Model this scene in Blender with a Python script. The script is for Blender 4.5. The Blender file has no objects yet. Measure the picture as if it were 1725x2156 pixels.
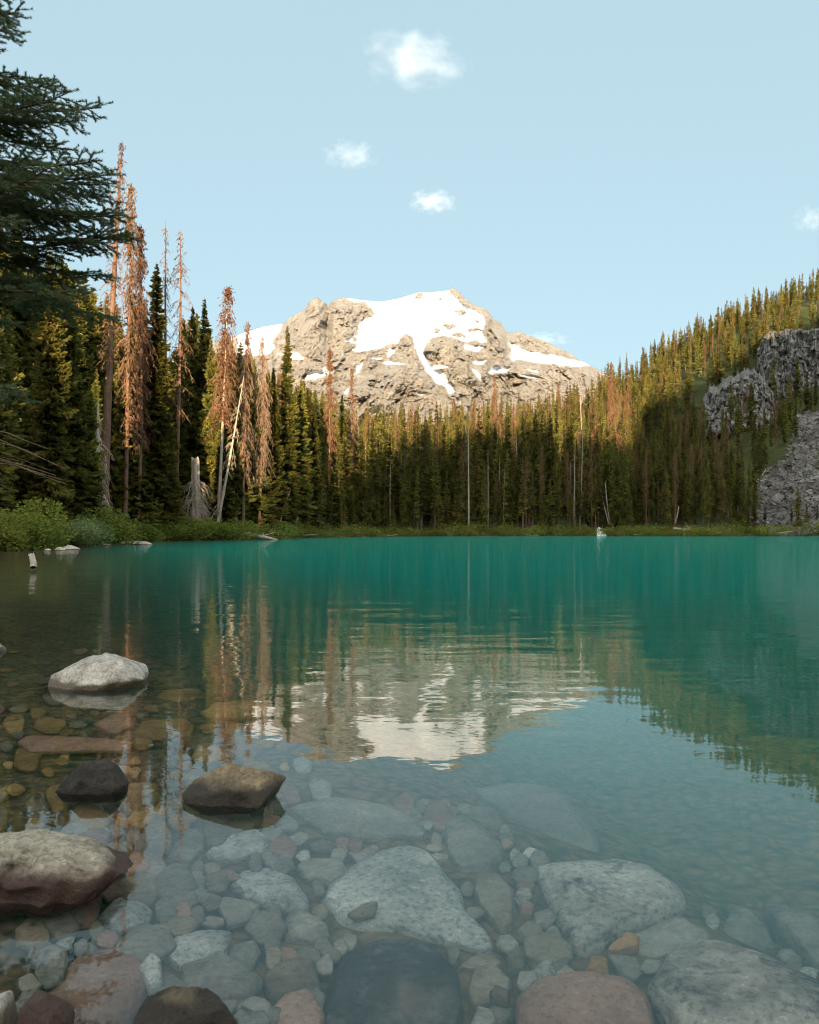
import bpy, math, random
import numpy as np

# ------------------------------------------------------------------ camera, sky, sun
scn = bpy.context.scene
F = 1725.0; CX = 862.5; HY = 1120.0; CAMZ = 1.0      # image units of a 1725 x 2156 picture
cam_d = bpy.data.cameras.new("camera"); cam = bpy.data.objects.new("camera", cam_d)
scn.collection.objects.link(cam); scn.camera = cam
cam.location = (0, 0, CAMZ); cam.rotation_euler = (math.pi/2, 0, 0)
cam_d.sensor_fit = 'HORIZONTAL'; cam_d.sensor_width = 24; cam_d.lens = 24
cam_d.shift_y = (HY-1078.0)/F
cam_d.clip_start = 0.05; cam_d.clip_end = 20000
cam_d.dof.use_dof = True; cam_d.dof.focus_distance = 22.0; cam_d.dof.aperture_fstop = 10.0

SUN_EL = math.atan(0.14); SUN_AZ = math.radians(2)      # light travels to +Y, turned a little to the right
sun_dir = np.array([math.sin(SUN_AZ)*math.cos(SUN_EL), math.cos(SUN_AZ)*math.cos(SUN_EL), -math.sin(SUN_EL)])
w = bpy.data.worlds.new("World"); scn.world = w; w.use_nodes = True
nt = w.node_tree; nt.nodes.clear()
sky = nt.nodes.new('ShaderNodeTexSky'); sky.sky_type = 'NISHITA'; sky.sun_disc = False
sky.sun_elevation = SUN_EL; sky.sun_rotation = math.pi + SUN_AZ
sky.air_density = 1.0; sky.dust_density = 0.6; sky.ozone_density = 1.0; sky.altitude = 1600
tint = nt.nodes.new('ShaderNodeMix'); tint.data_type = 'RGBA'; tint.inputs[0].default_value = 0.85
tint.inputs[7].default_value = (1.56, 2.16, 2.36, 1)
bgn = nt.nodes.new('ShaderNodeBackground'); bgn.inputs[1].default_value = 0.080
outn = nt.nodes.new('ShaderNodeOutputWorld')
# added fill: sky behind the camera, towards the low sun, brightened to lift shade
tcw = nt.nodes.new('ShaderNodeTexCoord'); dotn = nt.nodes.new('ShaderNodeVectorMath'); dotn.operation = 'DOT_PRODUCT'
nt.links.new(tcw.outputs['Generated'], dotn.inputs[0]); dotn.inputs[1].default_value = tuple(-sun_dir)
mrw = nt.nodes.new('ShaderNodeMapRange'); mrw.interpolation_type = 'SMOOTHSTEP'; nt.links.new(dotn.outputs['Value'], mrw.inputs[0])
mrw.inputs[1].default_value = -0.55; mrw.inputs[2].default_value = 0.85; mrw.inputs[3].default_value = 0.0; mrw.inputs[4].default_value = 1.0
fill_glow = nt.nodes.new('ShaderNodeMix'); fill_glow.data_type = 'RGBA'; nt.links.new(mrw.outputs[0], fill_glow.inputs[0])
fill_glow.inputs[7].default_value = (8.0, 8.1, 7.6, 1)
nt.links.new(sky.outputs[0], tint.inputs[6]); nt.links.new(tint.outputs[2], fill_glow.inputs[6]); nt.links.new(fill_glow.outputs[2], bgn.inputs[0]); nt.links.new(bgn.outputs[0], outn.inputs[0])

sun_d = bpy.data.lights.new("sun", 'SUN'); sun = bpy.data.objects.new("sun", sun_d); scn.collection.objects.link(sun)
sun_d.energy = 5.0; sun_d.angle = math.radians(0.5); sun_d.color = (1.0, 0.73, 0.42)
from mathutils import Vector, Matrix
sun.rotation_euler = Vector(sun_dir).to_track_quat('-Z', 'Y').to_euler()
sun.location = (-30, -60, 60)

vs = scn.view_settings; vs.view_transform = 'Standard'; vs.look = 'None'; vs.gamma = 1.0; vs.exposure = 2.1
cy = scn.cycles
cy.max_bounces = 14; cy.diffuse_bounces = 3; cy.glossy_bounces = 4; cy.transmission_bounces = 8; cy.volume_bounces = 10
cy.transparent_max_bounces = 8; cy.caustics_refractive = True; cy.caustics_reflective = False
cy.sample_clamp_indirect = 6.0; cy.use_adaptive_sampling = True; cy.adaptive_threshold = 0.015
cy.use_denoising = True; cy.filter_width = 1.05

# ------------------------------------------------------------------ numeric helpers
rng = np.random.default_rng(7)
def hsh(ix, iy, iz, seed):
    h = (ix.astype(np.int64)*374761393 + iy.astype(np.int64)*668265263 + iz.astype(np.int64)*2147483647 + seed*974711) & 0xffffffff
    h = ((h ^ (h >> 13))*1274126177) & 0xffffffff
    h = ((h ^ (h >> 16))*2246822519) & 0xffffffff
    return ((h ^ (h >> 15)) & 0xffff)/65535.0
def vnoise(p, seed=0):
    f = np.floor(p).astype(np.int64); t = p-f; t = t*t*(3-2*t); r = 0
    for dx in (0, 1):
        wx = t[..., 0] if dx else 1-t[..., 0]
        for dy in (0, 1):
            wy = t[..., 1] if dy else 1-t[..., 1]
            for dz in (0, 1):
                wz = t[..., 2] if dz else 1-t[..., 2]
                r = r + wx*wy*wz*hsh(f[..., 0]+dx, f[..., 1]+dy, f[..., 2]+dz, seed)
    return r*2-1
def fbm(p, oct=5, seed=0, gain=0.5, ridged=False):
    a = 1.0; s = 0; n = 0
    for o in range(oct):
        v = vnoise(p*(2.03**o)+o*17.3, seed+o)
        if ridged: v = 1-2*np.abs(v)
        s = s + a*v; n += a; a *= gain
    return s/n
def interp(x, xs, ys): return np.interp(x, xs, ys)
def P(px, py, Y): return np.array([(px-CX)/F*Y, Y, CAMZ+(HY-py)/F*Y])
def refr(px, py, depth):
    """point on the lake bed, depth below the water, seen at this picture position through the surface"""
    d = np.array([(px-CX)/F, 1.0, (HY-py)/F]); d /= np.linalg.norm(d)
    t = CAMZ/-d[2]; q = np.array([0, 0, CAMZ])+d*t
    n = 1/1.33; c = -d[2]; r = n*d+(n*c-math.sqrt(1-n*n*(1-c*c)))*np.array([0, 0, 1.0])
    return q+r*(depth/-r[2])
def inpoly(x, y, poly):
    r = np.zeros(x.shape, bool); n = len(poly); j = n-1
    for i in range(n):
        xi, yi = poly[i]; xj, yj = poly[j]
        c = ((yi > y) != (yj > y)) & (x < (xj-xi)*(y-yi)/(yj-yi+1e-12)+xi)
        r ^= c; j = i
    return r

# ------------------------------------------------------------------ mesh helpers
def mesh_np(name, V, quads=None, tris=None, mats=(), midx=None, smooth=False):
    me = bpy.data.meshes.new(name)
    V = np.asarray(V, np.float32).reshape(-1, 3)
    ls = []; lt = []; vi = []
    k = 0
    if quads is not None and len(quads):
        q = np.asarray(quads, np.int32); vi.append(q.ravel()); ls.append(np.arange(len(q))*4); lt.append(np.full(len(q), 4)); k = len(q)*4
    if tris is not None and len(tris):
        t = np.asarray(tris, np.int32); vi.append(t.ravel()); ls.append(k+np.arange(len(t))*3); lt.append(np.full(len(t), 3))
    vi = np.concatenate(vi).astype(np.int32); ls = np.concatenate(ls).astype(np.int32); lt = np.concatenate(lt).astype(np.int32)
    me.vertices.add(len(V)); me.vertices.foreach_set('co', V.ravel())
    me.loops.add(len(vi)); me.loops.foreach_set('vertex_index', vi)
    me.polygons.add(len(ls)); me.polygons.foreach_set('loop_start', ls); me.polygons.foreach_set('loop_total', lt)
    if midx is not None: me.polygons.foreach_set('material_index', np.asarray(midx, np.int32))
    me.polygons.foreach_set('use_smooth', np.full(len(ls), bool(smooth)))
    me.update(calc_edges=True); me.validate()
    for m in mats: me.materials.append(m)
    return me
def link(o, parent=None):
    scn.collection.objects.link(o)
    if parent is not None: o.parent = parent
    return o
def obj(name, me, parent=None, loc=None):
    o = bpy.data.objects.new(name, me)
    if loc is not None: o.location = loc
    return link(o, parent)
def tag(o, label=None, cat=None, group=None, kind=None):
    if label: o['label'] = label
    if cat: o['category'] = cat
    if group: o['group'] = group
    if kind: o['kind'] = kind
    return o
def empty(name, loc=(0, 0, 0)):
    o = bpy.data.objects.new(name, None); o.empty_display_size = 0.3; o.location = loc; return link(o)
def grid_faces(nu, nv, wrap=False):
    a = np.arange(nu*nv).reshape(nu, nv)
    if wrap: a = np.concatenate([a, a[:1]], 0)
    return np.stack([a[:-1, :-1], a[1:, :-1], a[1:, 1:], a[:-1, 1:]], -1).reshape(-1, 4)
def tubes(paths, radii, sides=5):
    """paths (N,K,3), radii (N,K) -> one mesh of tapered tubes"""
    Pp = np.asarray(paths, float); R = np.asarray(radii, float); N, K, _ = Pp.shape
    T = np.gradient(Pp, axis=1); T /= np.linalg.norm(T, axis=2, keepdims=True)+1e-9
    up = np.where(np.abs(T[..., 2:3]) > 0.9, np.array([1.0, 0, 0]), np.array([0, 0, 1.0]))
    A = np.cross(T, up); A /= np.linalg.norm(A, axis=2, keepdims=True)+1e-9; B = np.cross(T, A)
    an = np.arange(sides)*2*math.pi/sides
    V = Pp[:, :, None, :]+R[:, :, None, None]*(np.cos(an)[None, None, :, None]*A[:, :, None, :]+np.sin(an)[None, None, :, None]*B[:, :, None, :])
    idx = np.arange(N*K*sides).reshape(N, K, sides); nx = np.roll(idx, -1, axis=2)
    q = np.stack([idx[:, :-1], idx[:, 1:], nx[:, 1:], nx[:, :-1]], -1).reshape(-1, 4)
    return V.reshape(-1, 3), q
def merge(parts):
    Vs = []; Qs = []; M = []; k = 0
    for V, q, m in parts:
        Vs.append(V); Qs.append(q+k); k += len(V); M.append(np.full(len(q), m))
    return np.concatenate(Vs), np.concatenate(Qs), np.concatenate(M)

# ------------------------------------------------------------------ materials
class NT:
    def __init__(s, name):
        s.m = bpy.data.materials.new(name); s.m.use_nodes = True; s.t = s.m.node_tree; s.t.nodes.clear()
        s.out = s.n('ShaderNodeOutputMaterial')
    def n(s, ty, **kw):
        x = s.t.nodes.new(ty)
        for k, v in kw.items():
            if k[0] == 'i' and k[1:].isdigit(): x.inputs[int(k[1:])].default_value = v
            else: setattr(x, k, v)
        return x
    def l(s, a, b): s.t.links.new(a, b)
    def coords(s, mode='Object', scale=(1, 1, 1)):
        if mode == 'World':
            c = s.n('ShaderNodeNewGeometry').outputs['Position']
        else: c = s.n('ShaderNodeTexCoord').outputs[mode]
        mp = s.n('ShaderNodeMapping'); mp.inputs[3].default_value = scale; s.l(c, mp.inputs[0]); return mp.outputs[0]
    def noise(s, co, scale, detail=4, rough=0.55, dist=0.0):
        x = s.n('ShaderNodeTexNoise'); x.inputs['Scale'].default_value = scale; x.inputs['Detail'].default_value = detail
        x.inputs['Roughness'].default_value = rough; x.inputs['Distortion'].default_value = dist; s.l(co, x.inputs['Vector']); return x.outputs[0]
    def ramp(s, fac, stops):
        x = s.n('ShaderNodeValToRGB'); e = x.color_ramp.elements
        while len(e) < len(stops): e.new(0.5)
        for el, (p, c) in zip(e, stops):
            el.position = p; el.color = c if len(c) == 4 else (*c, 1)
        s.l(fac, x.inputs[0]); return x.outputs[0]
    def mix(s, fac, a, b, mode='MIX'):
        x = s.n('ShaderNodeMix', data_type='RGBA', blend_type=mode)
        if isinstance(fac, (int, float)): x.inputs[0].default_value = fac
        else: s.l(fac, x.inputs[0])
        for v, i in ((a, 6), (b, 7)):
            if isinstance(v, tuple): x.inputs[i].default_value = v if len(v) == 4 else (*v, 1)
            else: s.l(v, x.inputs[i])
        return x.outputs[2]
    def math(s, op, a, b=0.0, c=None):
        x = s.n('ShaderNodeMath', operation=op)
        for v, i in ((a, 0), (b, 1), (c, 2)):
            if v is None: continue
            if isinstance(v, (int, float)): x.inputs[i].default_value = v
            else: s.l(v, x.inputs[i])
        return x.outputs[0]
    def bump(s, h, strength=0.5, dist=0.1, normal=None):
        x = s.n('ShaderNodeBump'); x.inputs['Strength'].default_value = strength; x.inputs['Distance'].default_value = dist
        s.l(h, x.inputs['Height'])
        if normal is not None: s.l(normal, x.inputs['Normal'])
        return x.outputs[0]
    def principled(s, col, rough=0.9, normal=None, spec=0.3):
        x = s.n('ShaderNodeBsdfPrincipled')
        if isinstance(col, tuple): x.inputs['Base Color'].default_value = (*col, 1)
        else: s.l(col, x.inputs['Base Color'])
        if isinstance(rough, (int, float)): x.inputs['Roughness'].default_value = rough
        else: s.l(rough, x.inputs['Roughness'])
        x.inputs['Specular IOR Level'].default_value = spec
        if normal is not None: s.l(normal, x.inputs['Normal'])
        s.l(x.outputs[0], s.out.inputs[0]); return x

def mat_foliage(name, dark, light, trans=0.35, scale=0.5, rnd=0.45):
    m = NT(name); co = m.coords('World')
    a = m.noise(co, scale, 3); b = m.noise(co, scale*7, 2)
    f = m.math('ADD', m.math('MULTIPLY', a, 0.6), m.math('MULTIPLY', b, 0.4))
    c = m.ramp(f, [(0.32, dark), (0.66, light)])
    oi = m.n('ShaderNodeObjectInfo'); r = m.math('MULTIPLY_ADD', oi.outputs['Random'], rnd*2, 1-rnd)
    hs = m.n('ShaderNodeHueSaturation'); m.l(c, hs.inputs['Color']); m.l(r, hs.inputs['Value'])
    hr = m.math('MULTIPLY_ADD', m.math('FRACT', m.math('MULTIPLY', oi.outputs['Random'], 7.3)), 0.036, 0.488); m.l(hr, hs.inputs['Hue'])
    d = m.n('ShaderNodeBsdfDiffuse'); t = m.n('ShaderNodeBsdfTranslucent'); mx = m.n('ShaderNodeMixShader', i0=trans)
    m.l(hs.outputs[0], d.inputs[0]); m.l(hs.outputs[0], t.inputs[0]); m.l(d.outputs[0], mx.inputs[1]); m.l(t.outputs[0], mx.inputs[2]); m.l(mx.outputs[0], m.out.inputs[0])
    return m.m
def mat_bark(name, c0, c1, scale=3.0, bump=0.6):
    m = NT(name); co = m.coords('Object', (1, 1, 0.25))
    a = m.noise(co, scale, 6, 0.65); b = m.noise(m.coords('Object', (1, 1, 0.3)), scale*5, 4)
    f = m.math('ADD', m.math('MULTIPLY', a, 0.5), m.math('MULTIPLY', b, 0.5))
    m.principled(m.ramp(f, [(0.35, c0), (0.62, c1)]), 0.92, m.bump(b, bump, 0.03), 0.1); return m.m
M = {}
M['needles'] = mat_foliage('spruce needles', (0.012, 0.031, 0.013), (0.215, 0.188, 0.044), 0.5)
M['needles_blue'] = mat_foliage('fir needles', (0.05, 0.085, 0.042), (0.15, 0.20, 0.105), 0.3, 2.2, 0.1)
M['rust'] = mat_foliage('rusty dead needles', (0.055, 0.028, 0.016), (0.19, 0.093, 0.050), 0.3, 1.0, 0.2)
M['shrub'] = mat_foliage('shrub leaves', (0.06, 0.085, 0.016), (0.22, 0.24, 0.05), 0.4, 1.5, 0.25)
M['shrub_pale'] = mat_foliage('willow leaves', (0.07, 0.10, 0.04), (0.24, 0.28, 0.12), 0.4, 1.5, 0.2)
M['bark'] = mat_bark('brown bark', (0.06, 0.038, 0.026), (0.16, 0.105, 0.075))
M['redbark'] = mat_bark('red brown bark', (0.055, 0.034, 0.025), (0.16, 0.095, 0.068), 2.0)
M['pale'] = mat_bark('weathered grey wood', (0.15, 0.125, 0.10), (0.36, 0.31, 0.25), 2.0)
M['twig'] = mat_bark('dead twigs', (0.10, 0.07, 0.055), (0.25, 0.17, 0.12))
M['pinktwig'] = mat_bark('red dead twigs', (0.07, 0.042, 0.03), (0.20, 0.125, 0.082))

def mat_ground():
    m = NT('forest floor and gravel'); co = m.coords('World')
    g = m.n('ShaderNodeNewGeometry'); sp = m.n('ShaderNodeSeparateXYZ'); m.l(g.outputs['Position'], sp.inputs[0])
    a = m.noise(co, 0.12, 5); b = m.noise(co, 2.5, 6, 0.65)
    land = m.ramp(m.math('ADD', m.math('MULTIPLY', a, 0.5), m.math('MULTIPLY', b, 0.5)), [(0.35, (0.018, 0.022, 0.010)), (0.55, (0.038, 0.046, 0.014)), (0.7, (0.06, 0.055, 0.03))])
    wv = m.n('ShaderNodeTexNoise'); wv.inputs['Scale'].default_value = 6; m.l(co, wv.inputs['Vector'])
    av = m.n('ShaderNodeVectorMath', operation='MULTIPLY_ADD'); m.l(wv.outputs['Color'], av.inputs[0]); av.inputs[1].default_value = (0.2, 0.2, 0.2); m.l(co, av.inputs[2])
    v = m.n('ShaderNodeTexVoronoi'); v.inputs['Scale'].default_value = 16; v.inputs['Randomness'].default_value = 1; m.l(av.outputs[0], v.inputs['Vector'])
    bed = m.ramp(m.math('ADD', m.math('MULTIPLY', v.outputs['Distance'], 0.6), m.math('MULTIPLY', b, 0.5)), [(0.2, (0.24, 0.165, 0.085)), (0.55, (0.12, 0.082, 0.044)), (0.8, (0.04, 0.032, 0.022))])
    fac = m.math('MULTIPLY_ADD', sp.outputs[2], 4.0, 0.2); fac2 = m.math('MINIMUM', m.math('MAXIMUM', fac, 0.0), 1.0)
    c = m.mix(fac2, bed, land)
    m.principled(c, 0.95, m.bump(m.math('ADD', b, v.outputs['Distance']), 0.7, 0.03), 0.1); return m.m
M['ground'] = mat_ground()

def mat_stone(name, c0, c1, c2, speck=0.35, scale=6.0, stain=None):
    m = NT(name); co = m.coords('Object')
    oi = m.n('ShaderNodeObjectInfo')
    add = m.n('ShaderNodeVectorMath', operation='ADD'); m.l(co, add.inputs[0]); m.l(oi.outputs['Random'], add.inputs[1]); co = add.outputs[0]
    a = m.noise(co, scale*0.55, 6, 0.6); b = m.noise(co, scale*12, 3, 0.7); d = m.noise(co, scale*3, 8, 0.72, 0.4)
    base = m.ramp(m.math('ADD', m.math('MULTIPLY', a, 0.55), m.math('MULTIPLY', d, 0.45)), [(0.34, c0), (0.5, c1), (0.66, c2)])
    sp = m.ramp(b, [(0.36, (0.25, 0.25, 0.25)), (0.48, (1, 1, 1)), (0.60, (1, 1, 1)), (0.70, (1.9, 1.9, 1.9))])
    c = m.mix(speck, base, sp, 'MULTIPLY')
    if stain:
        st = m.ramp(m.noise(co, scale*0.9, 7, 0.7, 0.5), [(0.55, (0, 0, 0)), (0.64, (1, 1, 1))]); c = m.mix(st, c, stain)
    v = m.math('MULTIPLY_ADD', oi.outputs['Random'], 0.5, 0.75); hs = m.n('ShaderNodeHueSaturation'); m.l(c, hs.inputs['Color']); m.l(v, hs.inputs['Value'])
    n = m.bump(d, 0.7, 0.02); n = m.bump(b, 0.4, 0.004, n)
    m.principled(hs.outputs[0], 0.85, n, 0.25); return m.m
M['granite'] = mat_stone('pale speckled granite', (0.19, 0.195, 0.18), (0.40, 0.40, 0.36), (0.58, 0.57, 0.52), 0.65, 5)
M['granite_dark'] = mat_stone('granite with black lichen', (0.12, 0.112, 0.095), (0.31, 0.29, 0.245), (0.50, 0.465, 0.40), 0.65, 4, (0.025, 0.025, 0.025))
M['dark_stone'] = mat_stone('dark lake stone', (0.02, 0.024, 0.026), (0.055, 0.06, 0.06), (0.20, 0.20, 0.19), 0.5, 5)
M['grey_stone'] = mat_stone('grey brown stone', (0.10, 0.095, 0.078), (0.21, 0.195, 0.16), (0.32, 0.295, 0.245), 0.35, 5)
M['brown_stone'] = mat_stone('olive brown stone', (0.085, 0.07, 0.05), (0.18, 0.15, 0.105), (0.28, 0.235, 0.17), 0.35, 5)
M['amber_stone'] = mat_stone('amber brown stone', (0.13, 0.08, 0.03), (0.28, 0.175, 0.07), (0.40, 0.27, 0.12), 0.35, 5)
M['red_stone'] = mat_stone('rust red stone', (0.15, 0.08, 0.055), (0.26, 0.155, 0.11), (0.36, 0.24, 0.18), 0.4, 5)
M['orange_stone'] = mat_stone('orange stone', (0.28, 0.13, 0.04), (0.40, 0.20, 0.07), (0.48, 0.28, 0.11), 0.25, 8)
def mat_dryrock(name, base, wetline, moss):
    """boulder standing out of the water: pale above, a dark wet and algae band along the waterline"""
    m = NT(name); co = m.coords('Object'); g = m.n('ShaderNodeNewGeometry'); sp = m.n('ShaderNodeSeparateXYZ'); m.l(g.outputs['Position'], sp.inputs[0])
    a = m.noise(co, 4, 8, 0.68, 0.4); b = m.noise(co, 60, 3, 0.7); d = m.noise(co, 14, 8, 0.75, 0.3)
    c = m.ramp(m.math('ADD', m.math('MULTIPLY', a, 0.5), m.math('MULTIPLY', d, 0.5)), [(0.36, tuple(x*0.45 for x in base)), (0.5, base), (0.64, tuple(min(0.75, x*1.45) for x in base))])
    c = m.mix(0.4, c, m.ramp(b, [(0.36, (0.3, 0.3, 0.3)), (0.5, (1, 1, 1)), (0.7, (1.6, 1.6, 1.6))]), 'MULTIPLY')
    hgt = m.math('ADD', sp.outputs[2], m.math('MULTIPLY_ADD', a, 0.09, -0.045))
    wet = m.ramp(m.math('MULTIPLY_ADD', hgt, -1/wetline, 1.0), [(0.0, (0, 0, 0)), (0.35, (1, 1, 1))])
    c = m.mix(wet, c, moss)
    r = m.math('MULTIPLY_ADD', wet, -0.5, 0.9)
    cr = m.n('ShaderNodeTexVoronoi', feature='DISTANCE_TO_EDGE'); cr.inputs['Scale'].default_value = 5.5; cv = m.n('ShaderNodeVectorMath', operation='MULTIPLY_ADD'); cn = m.n('ShaderNodeTexNoise'); cn.inputs['Scale'].default_value = 5; cn.inputs['Detail'].default_value = 5
    m.l(co, cn.inputs['Vector']); m.l(cn.outputs['Color'], cv.inputs[0]); cv.inputs[1].default_value = (0.5, 0.5, 0.5); m.l(co, cv.inputs[2]); m.l(cv.outputs[0], cr.inputs['Vector'])
    ck = m.ramp(cr.outputs['Distance'], [(0.0, (0.45, 0.42, 0.38)), (0.035, (1, 1, 1))]); c = m.mix(0.7, c, ck, 'MULTIPLY')
    lic = m.ramp(m.noise(co, 9, 6, 0.7), [(0.57, (0, 0, 0)), (0.62, (1, 1, 1))]); lf = m.math('MULTIPLY', m.math('SUBTRACT', 1.0, wet), m.math('MULTIPLY', lic, 0.35)); c = m.mix(lf, c, tuple(min(0.7, x*1.9) for x in base))
    m.principled(c, r, m.bump(b, 0.45, 0.005, m.bump(d, 1.0, 0.022)), 0.35); return m.m
M['dry_pale'] = mat_dryrock('pale dry boulder', (0.33, 0.30, 0.26), 0.05, (0.10, 0.075, 0.05))
M['dry_brown'] = mat_dryrock('brown dry boulder', (0.17, 0.13, 0.08), 0.08, (0.022, 0.016, 0.010))
M['dry_dark'] = mat_dryrock('blackish boulder', (0.028, 0.024, 0.020), 0.02, (0.014, 0.011, 0.008))
M['dry_left'] = mat_dryrock('lichened pale boulder', (0.27, 0.24, 0.185), 0.10, (0.045, 0.022, 0.015))

def mat_mountain():
    m = NT('mountain rock and snow'); co = m.coords('World', (0.01, 0.01, 0.01))
    a = m.noise(co, 2.2, 8, 0.7, 0.4); b = m.noise(m.coords('World', (0.03, 0.03, 0.015)), 4, 8, 0.75, 0.6)
    rock = m.ramp(m.math('ADD', m.math('MULTIPLY', a, 0.45), m.math('MULTIPLY', b, 0.55)), [(0.36, (0.085, 0.08, 0.075)), (0.48, (0.20, 0.19, 0.178)), (0.60, (0.285, 0.275, 0.26))])
    at = m.n('ShaderNodeAttribute', attribute_name='snow')
    f = m.math('ADD', at.outputs['Fac'], m.math('MULTIPLY_ADD', b, 2.4, -1.2))
    sm = m.ramp(f, [(0.44, (0, 0, 0)), (0.54, (1, 1, 1))])
    c = m.mix(sm, rock, (0.42, 0.45, 0.52))
    hb = m.mix(m.math('MULTIPLY', sm, 0.8), b, (0.5, 0.5, 0.5)); m.principled(c, 0.9, m.bump(hb, 1.0, 9.0), 0.1); return m.m
M['mountain'] = mat_mountain()
def mat_cliff():
    m = NT('cliff rock'); co = m.coords('World', (0.30, 0.30, 0.10))
    a0 = m.noise(co, 1.6, 5, 0.6, 0.6); vo = m.n('ShaderNodeTexVoronoi', feature='DISTANCE_TO_EDGE'); vo.inputs['Scale'].default_value = 1.3
    dv = m.n('ShaderNodeVectorMath', operation='ADD'); nz_ = m.n('ShaderNodeTexNoise'); nz_.inputs['Scale'].default_value = 1.2; m.l(co, nz_.inputs['Vector']); m.l(co, dv.inputs[0]); m.l(nz_.outputs['Color'], dv.inputs[1]); m.l(dv.outputs[0], vo.inputs['Vector'])
    a = m.math('ADD', m.math('MULTIPLY', a0, 0.85), m.math('MULTIPLY', m.math('MINIMUM', vo.outputs['Distance'], 0.12), 1.0)); b = m.noise(m.coords('World'), 0.8, 7, 0.7)
    c = m.ramp(m.math('ADD', m.math('MULTIPLY', a, 0.6), m.math('MULTIPLY', b, 0.4)), [(0.34, (0.02, 0.02, 0.02)), (0.44, (0.055, 0.053, 0.05)), (0.54, (0.15, 0.145, 0.135)), (0.68, (0.33, 0.32, 0.295))])
    m.principled(c, 0.9, m.bump(a, 1.0, 0.8), 0.1); return m.m
M['cliff'] = mat_cliff()
def mat_scree():
    m = NT('scree rock'); b = m.noise(m.coords('World'), 0.9, 7, 0.7); a = m.noise(m.coords('World'), 0.09, 3)
    c = m.ramp(m.math('ADD', m.math('MULTIPLY', a, 0.4), m.math('MULTIPLY', b, 0.6)), [(0.34, (0.035, 0.032, 0.03)), (0.5, (0.10, 0.094, 0.088)), (0.66, (0.20, 0.19, 0.178))])
    m.principled(c, 0.92, m.bump(b, 0.6, 0.2), 0.1); return m.m
M['scree'] = mat_scree()

# ------------------------------------------------------------------ ground function
SPX = [-2200, -900, -400, 0, 180, 260, 400, 500, 620, 760, 880, 1200, 1725, 2300, 3850]
SYS = [9, 18, 30, 43, 57, 84, 98, 102, 132, 172, 188, 191, 190, 175, 120]
TS = np.array([0, 10, 30, 60, 100, 160, 240, 400, 700, 1400])
TPX = np.array([-2200, 0, 200, 400, 600, 800, 1000, 1200, 1300, 1400, 1500, 1600, 1725, 2100, 3850])
TPY = np.array([
 [1180, 1120, 1090, 1050, 1000, 960, 930, 920, 960, 1000],
 [1160, 1120, 1090, 1050, 1000, 960, 930, 920, 960, 1000],
 [1149, 1122, 1098, 1060, 1010, 970, 950, 940, 980, 1010],
 [1138, 1118, 1098, 1070, 1030, 1000, 980, 980, 1000, 1030],
 [1133, 1118, 1100, 1075, 1040, 1000, 985, 985, 1000, 1030],
 [1130, 1119, 1100, 1070, 1035, 1000, 985, 990, 1010, 1030],
 [1129, 1118, 1095, 1060, 1020, 985, 970, 980, 1000, 1030],
 [1129, 1118, 1090, 1050, 1005, 955, 922, 915, 980, 1020],
 [1129, 1116, 1085, 1035, 980, 907, 850, 835, 920, 1000],
 [1129, 1115, 1080, 1020, 950, 857, 768, 752, 870, 980],
 [1129, 1112, 1070, 1000, 920, 800, 714, 697, 820, 960],
 [1129, 1110, 1060, 980, 890, 758, 672, 650, 790, 950],
 [1129, 1105, 1050, 960, 870, 728, 634, 612, 760, 930],
 [1129, 1100, 1040, 930, 830, 680, 600, 560, 700, 900],
 [1129, 1100, 1060, 1000, 950, 900, 860, 850, 900, 950]], float)
DROP = [(6, -1), (2.2, 0.6), (1.12, 1.8), (0.62, 2.7), (0.10, 3.5), (-0.63, 4.5), (-1.6, 5.9), (-3.7, 9.8), (-8, 20), (-16, 40), (-40, 90)]
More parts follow.
